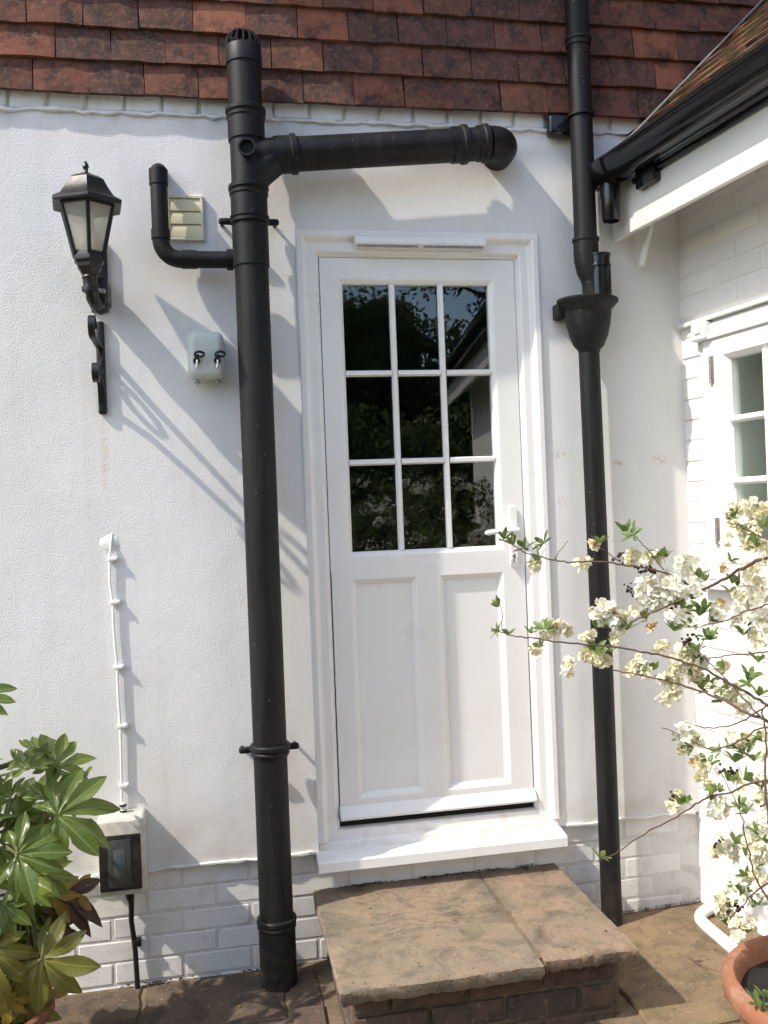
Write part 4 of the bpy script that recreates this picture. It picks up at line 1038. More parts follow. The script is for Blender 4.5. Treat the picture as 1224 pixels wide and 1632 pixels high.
gk = MB(); gk.lathe([(.0118,.003),(.0118,.008)], (fx0+.078, -.035, fz1), seg=14); gk.lathe([(.0118,.021),(.0118,.027)], (fx0+.078, -.035, fz1), seg=14); obj('gland_ring', gk, M['hole'], fbx, 30)
bc_ = thing('black_cable', (fx0+.09, -.02, 0), 'black armoured cable running from the fuse box down to the paving', 'cable')
x_ = fx0+.088
cbm = MB(); pth = [(x_, -.03, fz0+.005), (x_, -.03, fz0-.03), (x_+.002, -.012, fz0-.06), (x_-.001, -.006, fz0-.12), (x_+.004, -.004, fz0-.17), (x_+.008, -.004, fz0-.22), (x_+.012, -.012, -.02)]
cbm.tube(pth, [.016,.014,.009,.0085,.0085,.0085,.0085], 14); obj('cable', cbm, M['iron'], bc_, 50)
obj('cable_clip', MB().rbox(x_+.004, x_+.028, -.014, .014, fz0-.205, fz0-.182, .003), M['iron'], bc_)

# ================================================================== STEP
step = thing('doorstep', (.72, -.33, 0), 'brown stone doorstep on brick below the white door', 'step')
ST = .240; SX0, SX1, SYF = .285, 1.155, -.655
core = MB().box(SX0+.045, SX1-.035, -.583, .02, -.05, ST-.045); obj('mortar_core', core, M['joint'], step, 0)
JX = .868
def slab(name, x0, x1, y0, y1, zt, h, mat, seed, amp=.006):
    q = random.Random(seed); b = MB(); out = []; ns = 30
    co = [[q.uniform(-1,1) for _ in range(8)]+[0] for _ in range(4)]; off_ = []
    for s_ in range(4):
        for i in range(ns):
            t = i/ns; x, y = [(x0+(x1-x0)*t, y0), (x1, y0+(y1-y0)*t), (x1-(x1-x0)*t, y1), (x0, y1-(y1-y0)*t)][s_]
            k_ = t*8; k0 = int(k_); wv_ = co[s_][k0]*(1-(k_-k0))+co[s_][min(k0+1, 8)]*(k_-k0)
            am = amp*(1.0 if s_ == 0 else .4)*wv_ + q.uniform(-.001,.001); out.append((x+(am if s_ in (1,3) else 0), y+(am if s_ in (0,2) else 0)))
    N = len(out); cxm, cym = (x0+x1)/2, (y0+y1)/2
    vs = [(cxm+(x-cxm)*.985, cym+(y-cym)*.985, zt+q.uniform(-.003,.0)) for x, y in out]
    vs += [(x+q.uniform(-.001,.001), y+q.uniform(-.001,.001), zt-.006+q.uniform(-.0015,.001)) for x, y in out]
    vs += [(x+q.uniform(-.002,.002), y+q.uniform(-.002,.003), zt-h*.55+q.uniform(-.003,.003)) for x, y in out]
    vs += [(cxm+(x-cxm)*.975, cym+(y-cym)*.975, zt-h+q.uniform(-.004,.004)) for x, y in out]
    vs += [(cxm, cym, zt+.001)]
    fs = []
    for i in range(N):
        j = (i+1) % N; fs.append((4*N, i, j))
        for k_ in range(3): fs.append((k_*N+i, (k_+1)*N+i, (k_+1)*N+j, k_*N+j))
    fs.append(tuple(3*N+i for i in range(N))[::-1]); b.add(vs, fs); return obj(name, b, mat, step, 40)
slab('stone_slab', SX0, JX-.006, SYF-.02, .015, ST, .044, M['stepstone'], 1)
slab('stone_slab', JX+.006, SX1, SYF+.005, .015, ST-.002, .040, M['stepstone2'], 2, .004)
obj('joint_fill', MB().box(JX-.012, JX+.012, SYF+.03, .015, ST-.03, ST-.006), M['joint'], step, 0)
SBm = [withmat(brick_mesh('brick', .212, .064, .1, 200+i, .006), M['bbrick']) for i in range(4)]
SHm = [withmat(brick_mesh('brick', .1, .064, .1, 210+i, .006), M['bbrick']) for i in range(3)]
for c_ in range(3):
    z = .158-.0755*c_; x = SX0+.042; i = 0
    while x < SX1-.06:
        hd = (i == 0 and c_ % 2 == 0) or x+.212 > SX1-.025
        l = .1 if hd else .212
        if x+l > SX1-.02: break
        inst('brick', (SHm if hd else SBm)[(i+c_) % 3], Matrix.Translation((x+l/2, -.545+rnd.uniform(-.004,.002), z+rnd.uniform(-.002,.002))), step); x += l+.0125; i += 1
    y = -.49
    for j in range(3):
        for sx in (SX0+.09, SX1-.085):
            inst('brick', SBm[(j+c_) % 4], Matrix.Translation((sx, y+.11+(.0 if c_ % 2 else -.02), z)) @ Matrix.Rotation(R(90), 4, 'Z'), step)
        y += .2245
# moss and grit where step meets wall
q = random.Random(9); ms_ = MB()
def chip(b, p, r_):
    vs = [(p[0]+q.uniform(-1,1)*r_*1.6, p[1]+q.uniform(-1,1)*r_, p[2]+q.uniform(0,1)*r_*1.2) for _ in range(5)]
    b.add(vs, [(0,1,2),(0,2,3),(0,3,4),(1,2,3),(2,3,4),(0,1,4)])
cl_ = [(q.uniform(.42, 1.12), 0) for _ in range(16)]+[(q.uniform(1.2, 1.70), 1) for _ in range(9)]+[(q.uniform(-.4, .28), 2) for _ in range(10)]
for (x0_, w_) in cl_:
    for _ in range(q.randint(8, 34)):
        x = x0_+q.gauss(0, .022); y = .008-abs(q.gauss(0,.008)); z = ST if w_ == 0 else (gz(x,y)-.003 if w_ == 1 else -.004)
        chip(ms_, (x, y, z), q.uniform(.0012,.0045))
tag(obj('moss', ms_, plain('dark_moss', (.035,.03,.018), .95, .4, 60), None, 60), 'dark moss and grit along the foot of the wall and behind the step', 'moss', kind='stuff')

# ---- white waste pipe lying by the wing
wpz = .052
pp = [atz(1172, 1432, wpz+.03), atz(1150, 1438, wpz+.03), atz(1124, 1452, wpz+.01), atz(1116, 1462, wpz), atz(1124, 1474, wpz), atz(1160, 1505, wpz), atz(1230, 1565, wpz)]
sm = []
for i in range(len(pp)-1):
    for t in range(6):
        p0, p1_, p2_, p3 = pp[max(i-1,0)], pp[i], pp[i+1], pp[min(i+2, len(pp)-1)]; u = t/6
        sm.append(.5*((2*p1_)+(p2_-p0)*u+(2*p0-5*p1_+4*p2_-p3)*u*u+(3*p1_-p0-3*p2_+p3)*u*u*u))
sm.append(pp[-1])
tag(obj('drain_pipe', MB().tube(sm, .0205, 18), M['wplastic']), 'white plastic waste pipe bending along the paving by the terracotta pot', 'pipe')

# ================================================================== POTS AND PLANTS
def pot(loc, r, h, label, mat, seed):
    t = thing('plant_pot', loc, label, 'plant pot', 'terracotta plant pots')
    obj('pot_body', MB().lathe([(r*.62,0),(r*.66,.006),(r*.90,h*.80),(r*.92,h*.80),(r*.965,h*.83),(r,h*.87),(r*1.0,h*.97),(r*.985,h),(r*.90,h+.002),(r*.865,h-.008),(r*.84,h*.86),(r*.82,h*.80)], loc, seg=64), mat, t, 50)
    s_ = MB(); q = random.Random(seed); vs = [(loc[0],loc[1],loc[2]+h*.86)]; n_ = 28
    for k_ in range(1, 5):
        for i in range(n_):
            a_ = 2*math.pi*i/n_; rr = r*.85*k_/4; vs.append((loc[0]+rr*math.cos(a_), loc[1]+rr*math.sin(a_), loc[2]+h*.85+q.uniform(-.008,.008)))
    fs = [(0, 1+i, 1+(i+1) % n_) for i in range(n_)]
    for k_ in range(3):
        for i in range(n_): fs.append((1+k_*n_+i, 1+(k_+1)*n_+i, 1+(k_+1)*n_+(i+1) % n_, 1+k_*n_+(i+1) % n_))
    s_.add(vs, fs); obj('soil', s_, M['soil'], t)
    return t
POT = (1.425, -1.155, .03)
pot(POT, .262, .325, 'large terracotta pot under the white-flowered shrub, by the drain pipe', M['terra'], 1)
FP = (-.68, -.42, 0.0)
pot(FP, .19, .19, 'brown terracotta pot under the large-leaved green plant, by the fuse box', M['terradark'], 2)

# ---- fatsia
fat = thing('fatsia_plant', (FP[0], FP[1], .22), 'glossy green plant with big hand-shaped leaves beside the fuse box', 'plant')
def palm_leaf(name, lobes, spread, seed, droop=.25, fold=.18, mat=None):
    """hand-shaped leaf of unit radius in the XY plane, stalk at the origin, middle lobe along +Y, face up +Z"""
    q = random.Random(seed); vs = []; fs = []; uvs = []; nt_ = 9
    half = spread/lobes/2
    for l in range(lobes):
        a_ = -spread/2+half+2*half*l; c_ = abs(l-(lobes-1)/2)/((lobes-1)/2)
        ln = (1-.42*c_**1.6)*q.uniform(.93,1.05); a_ += q.uniform(-.05,.05)
        d = Vector((math.sin(a_), math.cos(a_), 0)); s_ = Vector((d.y, -d.x, 0)); b0_ = len(vs)
        ph = q.uniform(0, 6)
        dr = droop*q.uniform(.2,2.2); ln *= q.uniform(.86,1.06); tw = q.uniform(-.16,.16)
        for i in range(nt_+1):
            t = i/nt_
            web = t*ln*math.tan(half)*1.02
            lens = .172*ln*max(0, math.sin(math.pi*min(1, (t-.12)/.88)**1.0)) ** .8 if t > .12 else 0
            wd = web if t < .45 else max(lens, 0)
            if t < .45: wd = min(wd, max(.172*ln, .02)) if t > .3 else wd
            if i == nt_: wd = .003
            z = .10*t - dr*t*t
            p = d*(t*ln)+s_*(tw*t*t*ln)+Vector((0,0,z)); wv = .026*math.sin(9*t+ph)
            f2 = fold*wd
            vs += [p-s_*wd+Vector((0,0,f2+wv)), p-s_*wd*.5+Vector((0,0,f2*.62)), p, p+s_*wd*.5+Vector((0,0,f2*.62)), p+s_*wd+Vector((0,0,f2-wv))]
            uvs += [(-wd*4, t), (-wd*2, t), (0, t), (wd*2, t), (wd*4, t)]
        for i in range(nt_):
            for k_ in range(4): a0_ = b0_+5*i+k_; fs.append((a0_, a0_+1, a0_+6, a0_+5))
    me = bpy.data.meshes.new(name); me.from_pydata([v[:] for v in vs], [], fs); uvl = me.uv_layers.new(name='UVMap')
    for lp_ in me.loops: uvl.data[lp_.index].uv = uvs[lp_.vertex_index]
    me.shade_smooth()
    if mat: me.materials.append(mat)
    return me
FL = [palm_leaf('leaf', n_, R(sp), s_, dr, .42, M['fatsia']) for n_, sp, s_, dr in ((9,265,1,.22),(8,240,2,.30),(9,275,3,.34),(7,215,4,.2))]
FLX = [palm_leaf('leaf', n_, R(sp), s_, dr, .5, M['fatsia']) for n_, sp, s_, dr in ((7,240,11,.3),(8,250,12,.4),(6,210,13,.25),(7,250,14,.45))]
FY = [palm_leaf('leaf', n_, R(sp), s_, dr, .24, M['fatsiayellow']) for n_, sp, s_, dr in ((8,290,5,.2),(7,260,6,.35))]
FG = [palm_leaf('leaf', 7, R(230), 8, .4, .15, M['fatsiagold'])]
FB = [palm_leaf('leaf', 7, R(240), 9, .75, .45, M['fatsiabrown'])]
def leaf_at(me, px, py, y, size, dirpx, face, roll=0.0, nm='leaf'):
    """stalk end at pixel/depth; middle lobe points along the picture direction dirpx; face = how far the blade looks at the viewer"""
    p = aty(px, py, y); dd = Vector((dirpx[0], 0, -dirpx[1])).normalized()
    nrm = (Vector((face[0], face[1], face[2]))).normalized()
    yv_ = (dd - nrm*dd.dot(nrm)).normalized(); xv = yv_.cross(nrm)
    rm_ = Matrix((xv, yv_, nrm)).transposed().to_4x4()
    inst(nm, me, Matrix.Translation(p) @ rm_ @ Matrix.Scale(size, 4), fat); return p
heads = []
spec = [ # mesh, px, py, depth, size, direction, facing
 (FL[0], 88,1222,-.36,.145,(.25,-1),(.15,-.75,.65)),
 (FL[1], 45,1225,-.42,.115,(-.3,-1),(-.1,-.7,.7)),
 (FL[2], 92,1300,-.46,.205,(1,-.28),(.1,-.8,.6)),
 (FL[0], 28,1362,-.52,.185,(1,.05),(.05,-.75,.66)),
 (FL[3], 18,1272,-.34,.14,(-.6,-.2),(-.2,-.8,.5)),
 (FL[2], -30,1320,-.44,.17,(-1,-.2),(-.2,-.75,.6)),
 (FL[1], 60,1392,-.38,.14,(.5,.9),(.1,-.9,.4)),
 (FL[3], 5,1440,-.48,.15,(-.2,1),(0,-.85,.5)),
 (FL[1], 40,1470,-.36,.13,(.4,1),(.1,-.9,.3)),
 (FL[0], -60,1430,-.5,.17,(-.7,.6),(-.2,-.8,.55)),
 (FL[3], 30,1300,-.30,.14,(.2,.6),(.1,-.9,.4)),
 (FL[2], -45,1235,-.36,.15,(-.6,-.8),(-.3,-.6,.7)),
 (FL[1], 110,1265,-.28,.10,(.9,-.4),(.2,-.5,.8)),
 (FL[0], -52,1118,-.40,.165,(1,-.05),(.1,-.5,.85)),
 (FL[3], -90,1160,-.36,.16,(-.7,-.6),(-.3,-.6,.7)),
 (FG[0], 78,1425,-.34,.12,(.7,.75),(.1,-.95,.2)),
 (FG[0], 112,1420,-.30,.10,(.75,.55),(.2,-.9,.35)),
 (FB[0], 98,1430,-.32,.15,(1,.35),(.15,-.8,.6)),
 (FB[0], 60,1452,-.35,.14,(.2,1),(.0,-.9,.3)),
 (FB[0], 85,1470,-.31,.13,(.1,1),(.25,-.9,.2)),
 (FY[0], 66,1528,-.50,.175,(.55,.42),(.02,-.97,.25)),
 (FY[1], -12,1512,-.52,.175,(.1,1),(-.05,-.95,.3)),
 (FG[0], 30,1560,-.44,.14,(.25,1),(.0,-.97,.2)),
 (FY[0], -70,1540,-.5,.17,(-.6,.6),(-.2,-.9,.3)),
 (FG[0], 12,1590,-.50,.10,(.1,1),(.05,-.97,.1)),
 (FL[3], 15,1490,-.42,.14,(-.3,1),(-.1,-.9,.4)), (FL[1], -25,1385,-.46,.15,(-.4,.9),(-.2,-.85,.5)), (FY[1], 20,1500,-.40,.14,(.7,.7),(.1,-.95,.2)), (FL[0], 60,1345,-.36,.13,(.2,-.9),(.2,-.7,.6)),
 (FY[0], 40,1600,-.46,.12,(.6,.8),(.1,-.97,.15)), (FG[0], 60,1575,-.42,.12,(.5,.9),(.1,-.97,.1)), (FB[0], 40,1510,-.36,.14,(-.2,1),(0,-.9,.2)),
 (FL[2], -130,1290,-.5,.2,(-1,0),(-.4,-.6,.6)), (FL[0], -150,1400,-.4,.2,(-1,.2),(-.4,-.6,.6)),
]
base = Vector((FP[0], FP[1], .2))
q2 = random.Random(77); extra = []
for (me, px, py, y, size, dr, fc) in spec:
    if me in FL and px > -60:
        for _ in range(1):
            a_ = q2.uniform(0, 6.28)
            extra.append((FLX[q2.randrange(4)], px+q2.uniform(-45, 30), py+q2.uniform(-35, 45), y+q2.uniform(.02, .10), size*q2.uniform(.6,.85), (math.cos(a_), math.sin(a_)*.8-.2), (q2.uniform(-.3,.3), -.75, q2.uniform(.3,.8))))
spec = [(me, px, py, y, size*(.84 if me in FL else .95), dr, fc) for (me, px, py, y, size, dr, fc) in spec]+extra
crowns = [aty(70, 1330, -.33), aty(-10, 1330, -.38), aty(40, 1420, -.4), aty(-70, 1240, -.36)]
for i, c_ in enumerate(crowns):
    mid = base.lerp(c_, .5)+Vector((rnd.uniform(-.03,.03), rnd.uniform(-.02,.02), 0))
    obj('stem', MB().tube([base+Vector((rnd.uniform(-.03,.03), rnd.uniform(-.03,.03), -.03)), mid, c_], [.013,.011,.008], 10), M['bark'], fat)
for (me, px, py, y, size, dr, fc) in spec:
    p = leaf_at(me, px, py, y, size, dr, fc)
    c_ = min(crowns, key=lambda c0_: (c0_-p).length + (0 if c0_.z < p.z+.25 else .2)); mid = c_.lerp(p, .55)+Vector((0,.02,-.015))
    obj('leaf_stalk', MB().tube([c_, mid, p+Vector((0,.004,-.002))], [.0055,.004,.0032], 8), M['stem'], fat)

# ---- flowering shrub
shrub = thing('flowering_shrub', (POT[0], POT[1], .3), 'arching shrub with clusters of white blossom in the large terracotta pot', 'shrub')
def small_leaf(b, o, d, up, ln, wd):
    s_ = d.cross(up).normalized(); up2 = s_.cross(d).normalized()
    pts = []
    for t, w_ in ((0,.1),(.35,.8),(.65,1),(.88,.6),(1,0.02)):
        c_ = o+d*(ln*t)-up2*(ln*.12*t*t); pts.append((c_-s_*wd*w_+up2*wd*.25*w_, c_, c_+s_*wd*w_+up2*wd*.25*w_))
    base_ = len(b.v); b.v += [tuple(p) for r_ in pts for p in r_]
    for i in range(4):
        a0_ = base_+3*i; b.f += [(a0_, a0_+1, a0_+4, a0_+3), (a0_+1, a0_+2, a0_+5, a0_+4)]
def sprig_mesh(seed, n_=7):
    q = random.Random(seed); b = MB()
    for i in range(n_):
        a_ = 2*math.pi*i/n_*1.0+q.uniform(-.4,.4); el = q.uniform(.15, 1.1)
        d = Vector((math.cos(a_)*math.cos(el), math.sin(a_)*math.cos(el), math.sin(el)))
        small_leaf(b, Vector((0,0,0)), d, Vector((0,0,1)) if el < 1 else Vector((1,0,0)), q.uniform(.020,.034), q.uniform(.0045,.0065))
    me = bpy.data.meshes.new('leaf_sprig'); me.from_pydata(b.v, [], b.f); me.shade_smooth(); uvl = me.uv_layers.new(name='UVMap')
    for lp_ in me.loops:
        k_ = lp_.vertex_index % 15; uvl.data[lp_.index].uv = ((k_ % 3-1)*.5, (k_//3)/4)
    me.materials.append(M['exleaf']); return me
def blossom_mesh(seed, n_, spread, mat):
    q = random.Random(seed); b = MB(); mats = []
    for i in range(n_):
        t = i/max(1, n_-1)
        c_ = Vector((q.gauss(0,.32), q.gauss(0,.32), q.uniform(-.5,.5)))*spread
        ax = (c_.normalized()*.7+Vector((q.uniform(-1,1), q.uniform(-1,1), q.uniform(-.4,1)))).normalized(); a1 = ax.orthogonal().normalized(); a2 = ax.cross(a1)
        pr = q.uniform(.0095,.0145); ph = q.uniform(0, 6); cup = q.uniform(.15,.6)
        for k_ in range(5):
            t_ = ph+2*math.pi*k_/5; d = a1*math.cos(t_)+a2*math.sin(t_); s_ = a2*math.cos(t_)-a1*math.sin(t_)
            p0 = c_+d*pr*.1; p1_ = c_+d*pr*.62+ax*pr*cup*.5; p2_ = c_+d*pr*1.05+ax*pr*cup*q.uniform(.5,1.2)
            bi = len(b.v); b.v += [tuple(x) for x in (p0, p1_-s_*pr*.46+ax*pr*.10, p1_, p1_+s_*pr*.46+ax*pr*.10, p2_-s_*pr*.26, p2_+s_*pr*.26)]
            b.f += [(bi, bi+2, bi+1), (bi, bi+3, bi+2), (bi+1, bi+2, bi+4), (bi+2, bi+5, bi+4), (bi+2, bi+3, bi+5)]; mats += [0]*5
        for k_ in range(3):
            bi = len(b.v); o_ = c_+ax*pr*.22+a1*q.uniform(-.2,.2)*pr+a2*q.uniform(-.2,.2)*pr; r_ = pr*.13
            b.v += [tuple(o_+a1*r_), tuple(o_+a2*r_), tuple(o_-a1*r_), tuple(o_-a2*r_), tuple(o_+ax*r_)]; b.f += [(bi,bi+1,bi+4),(bi+1,bi+2,bi+4),(bi+2,bi+3,bi+4),(bi+3,bi,bi+4)]; mats += [1]*4
    me = bpy.data.meshes.new('blossom'); me.from_pydata(b.v, [], b.f); me.shade_smooth(); me.materials.append(mat); me.materials.append(M['anther'])
    me.polygons.foreach_set('material_index', mats); return me
SPR = [sprig_mesh(300+i, 6+i % 3) for i in range(6)]
BLW = [blossom_mesh(320+i, 12+2*i, .030, M['petal']) for i in range(4)]
BLC = [blossom_mesh(330+i, 8+2*i, .024, M['petalcream']) for i in range(4)]
BLO = [blossom_mesh(340+i, 4, .010, M['petalold']) for i in range(2)]
def seed_mesh(seed):
    q = random.Random(seed); b = MB()
    for i in range(6): b.ball((q.gauss(0,.008), q.gauss(0,.008), q.gauss(0,.007)), q.uniform(.0035,.0055), 7, 5)
    return withmat(b.mesh('seed_cluster', 60), M['seed'])
SEED = [seed_mesh(350+i) for i in range(3)]
def place(me, nm, p, s_=1.0, q=rnd):
    return inst(nm, me, Matrix.Translation(p) @ Matrix.Rotation(q.uniform(0,6.28), 4, 'Z') @ Matrix.Rotation(q.uniform(-1.0,1.0), 4, 'X') @ Matrix.Scale(s_, 4), shrub)
def spline(P, k_=6):
    out = []
    for i in range(len(P)-1):
        p0, p1_, p2_, p3 = P[max(i-1,0)], P[i], P[i+1], P[min(i+2, len(P)-1)]
        for t in range(k_):
            u = t/k_; out.append(.5*((2*p1_)+(p2_-p0)*u+(2*p0-5*p1_+4*p2_-p3)*u*u+(3*p1_-p0-3*p2_+p3)*u*u*u))
    out.append(P[-1]); return out
BR = {}
def branch(key, pix, ya, yb, ra, rb, root=None):
    """pixels from tip to thick end, depth from ya to yb"""
    n_ = len(pix); P = [aty(px, py, ya+(yb-ya)*i/(n_-1)) for i, (px, py) in enumerate(pix)]
    if root is not None: P += root
    S = spline(P); N = len(S); q = random.Random(hash(key) % 1000 if isinstance(key, int) else sum(map(ord, key)))
    S = [p+Vector((q.uniform(-.002,.002), q.uniform(-.004,.004), q.uniform(-.002,.002))) for p in S]
    obj('branch', MB().tube(S, [ra+(rb-ra)*i/(N-1) for i in range(N)], 8), M['bark'], shrub, 60); BR[key] = S
base = Vector((POT[0]+.02, POT[1], .30))
def rt(px, py, y, dx=0.0):   # out of frame, down into the pot
    p = aty(px, py, y); return [p, base.lerp(p, .55)+Vector((.10+dx, -.03, .05)), base+Vector((dx*.3, .02, -.03))]
branch('B1', [(793,858),(815,868),(840,882),(868,889),(905,896),(950,895),(1000,901),(1050,911),(1085,925),(1112,943)], -.52, -.78, .0016, .0032)
branch('B2', [(1005,992),(1035,978),(1080,958),(1115,942),(1150,925),(1185,905),(1230,890)], -.66, -.98, .0022, .0065, rt(1330, 930, -1.08, .05))
branch('B3', [(783,1000),(805,1010),(830,1015),(862,1019),(900,1025),(970,1030),(1030,1040),(1075,1050),(1120,1066),(1165,1090),(1205,1112),(1240,1140)], -.50, -.98, .0016, .0045, rt(1320, 1230, -1.05, .02))
branch('B3b', [(797,962),(801,980),(800,1000),(812,1011)], -.50, -.515, .001, .0016)
branch('B4', [(962,1066),(1000,1072),(1050,1083),(1100,1096),(1145,1112),(1190,1136),(1240,1165)], -.58, -1.0, .0016, .006, rt(1310, 1290, -1.06, 0))
branch('B5', [(1104,1028),(1130,1056),(1160,1085),(1190,1118),(1216,1146)], -.80, -.98, .0012, .0026)
branch('B6', [(1112,1052),(1150,1046),(1190,1042),(1240,1038)], -.80, -.98, .0014, .0028, rt(1330, 1040, -1.06, .07))
branch('B7', [(1056,1160),(1085,1172),(1115,1186),(1140,1195),(1180,1180),(1230,1160)], -.70, -.98, .0012, .003, rt(1310, 1230, -1.05, .04))
branch('B8', [(955,1372),(985,1357),(1035,1325),(1085,1298),(1120,1275),(1165,1262),(1230,1248)], -.52, -1.0, .0014, .0034, rt(1300, 1330, -1.08, -.02))
branch('B9', [(1215,1130),(1222,1190),(1220,1250),(1226,1320),(1240,1400)], -.98, -1.05, .002, .004)
branch('B10', [(1158,832),(1180,838),(1205,852),(1240,870)], -.86, -1.0, .0012, .003, rt(1340, 930, -1.08, .06))
branch('B11', [(1090,1150),(1130,1160),(1180,1150),(1230,1120)], -.80, -1.0, .001, .0024)
branch('B12', [(1060,985),(1100,1000),(1150,990),(1190,975),(1230,960)], -.80, -1.0, .001, .0026)
branch('B13', [(1140,1220),(1175,1280),(1190,1340),(1205,1400),(1235,1450)], -.95, -1.06, .001, .003)
branch('B14', [(1160,1470),(1180,1445),(1205,1420),(1240,1400)], -.95, -1.06, .001, .0026)
branch('B15', [(1008,848),(1020,862),(1032,876),(1058,908)], -.68, -.74, .001, .0018)
branch('B16', [(950,868),(968,880),(985,893)], -.60, -.63, .001, .0018)
branch('B17', [(905,862),(893,876),(885,890)], -.54, -.55, .0008, .0012)
branch('B18', [(1005,935),(1015,955),(1030,978)], -.66, -.68, .001, .0018)
# foliage and blossom read off the photograph: (px, py, depth)
def put_list(kind, pts, lo, hi):
    for i, (px, py, y) in enumerate(pts):
        for k_ in range(1):
            p = aty(px, py, y)+Vector((0, rnd.uniform(-.02,.02), 0)); s_ = rnd.uniform(lo, hi)
            if kind == 'leaf': place(SPR[rnd.randrange(6)], 'leaf_sprig', p, s_)
            elif kind == 'white': place(BLW[rnd.randrange(4)], 'blossom', p, s_)
            elif kind == 'cream': place(BLC[rnd.randrange(4)], 'blossom', p, s_)
            elif kind == 'old': place(BLO[rnd.randrange(2)], 'blossom', p, s_)
            else: place(SEED[rnd.randrange(3)], 'seed_cluster', p, s_)
LEAVES = [(805,860,-.52),(822,868,-.53),(838,874,-.535),(870,867,-.54),(860,892,-.54),(797,968,-.5),(792,1005,-.5),(806,1012,-.505),(843,1009,-.53),(865,1002,-.54),(862,1030,-.545),
 (955,866,-.60),(998,850,-.68),(1006,852,-.68),(1055,890,-.72),(1065,888,-.73),(950,1000,-.60),(968,1002,-.6),(1000,1005,-.62),(945,1035,-.6),(972,1040,-.62),(1030,985,-.67),(1075,965,-.75),(1085,975,-.75),
 (1115,982,-.8),(1125,978,-.8),(1130,990,-.8),(1098,1000,-.78),(1070,1005,-.75),(1108,920,-.8),(1120,925,-.8),(1160,895,-.86),(1165,930,-.86),(1170,945,-.87),(1180,935,-.88),(1100,955,-.78),(1125,1015,-.8),(1140,1020,-.82),(1110,1035,-.8),(1180,1012,-.88),(1195,1000,-.9),
 (1030,1075,-.65),(1045,1070,-.66),(1110,1052,-.78),(1120,1100,-.78),(1130,1098,-.78),(1155,1120,-.85),(1195,1090,-.92),(1200,1085,-.92),(1155,1095,-.85),(1100,1075,-.78),(1060,1090,-.7),
 (1095,1180,-.72),(1105,1190,-.72),(1130,1225,-.8),(1155,1200,-.85),(1175,1195,-.86),(1190,1205,-.88),(1195,1190,-.9),(1205,1215,-.92),(1170,1215,-.86),(1210,1180,-.92),(1140,1260,-.85),(1150,1265,-.85),(1160,1245,-.86),(1130,1275,-.82),(1180,1240,-.9),
 (1185,1290,-.92),(1195,1300,-.95),(1200,1325,-.95),(1215,1340,-.98),(1170,1345,-.92),(1195,1370,-.95),(1210,1385,-.97),(1185,1395,-.94),(1200,1410,-.95),(1218,1290,-.98),(1185,1430,-.95),(1170,1450,-.95),(1200,1440,-.97),(1165,1480,-.95),(1180,1490,-.95),(1215,1430,-.98),(1220,1260,-.98),
 (958,1370,-.52),(1085,1275,-.6),(1092,1280,-.6),(1078,1278,-.6),(1170,840,-.86),(1185,850,-.88),(1205,870,-.95),(1165,825,-.86),(1215,840,-.95),(1210,1110,-.95),(1205,1055,-.95),(1150,1060,-.85)]
WHITE = [(1035,930,-.70),(1050,940,-.70),(1070,945,-.72),(1025,950,-.69),(1045,960,-.70),(1080,925,-.74),(1095,905,-.76),(1105,895,-.76),(1085,895,-.75),(1060,925,-.71),(1020,935,-.68),(1085,985,-.76),(1180,970,-.88),(1195,985,-.9),(1200,955,-.92),(1210,970,-.95),(1190,930,-.9),(1170,975,-.88),(1145,975,-.82),(1105,935,-.8),(1215,1000,-.95),(1120,1055,-.8),(1190,1120,-.9),
 (965,970,-.61),(950,975,-.6),(975,985,-.61),(1088,1165,-.74),(1215,1310,-.97),(1140,1290,-.85),(1205,1420,-.97),(1150,1345,-.9),(1175,1420,-.93)]
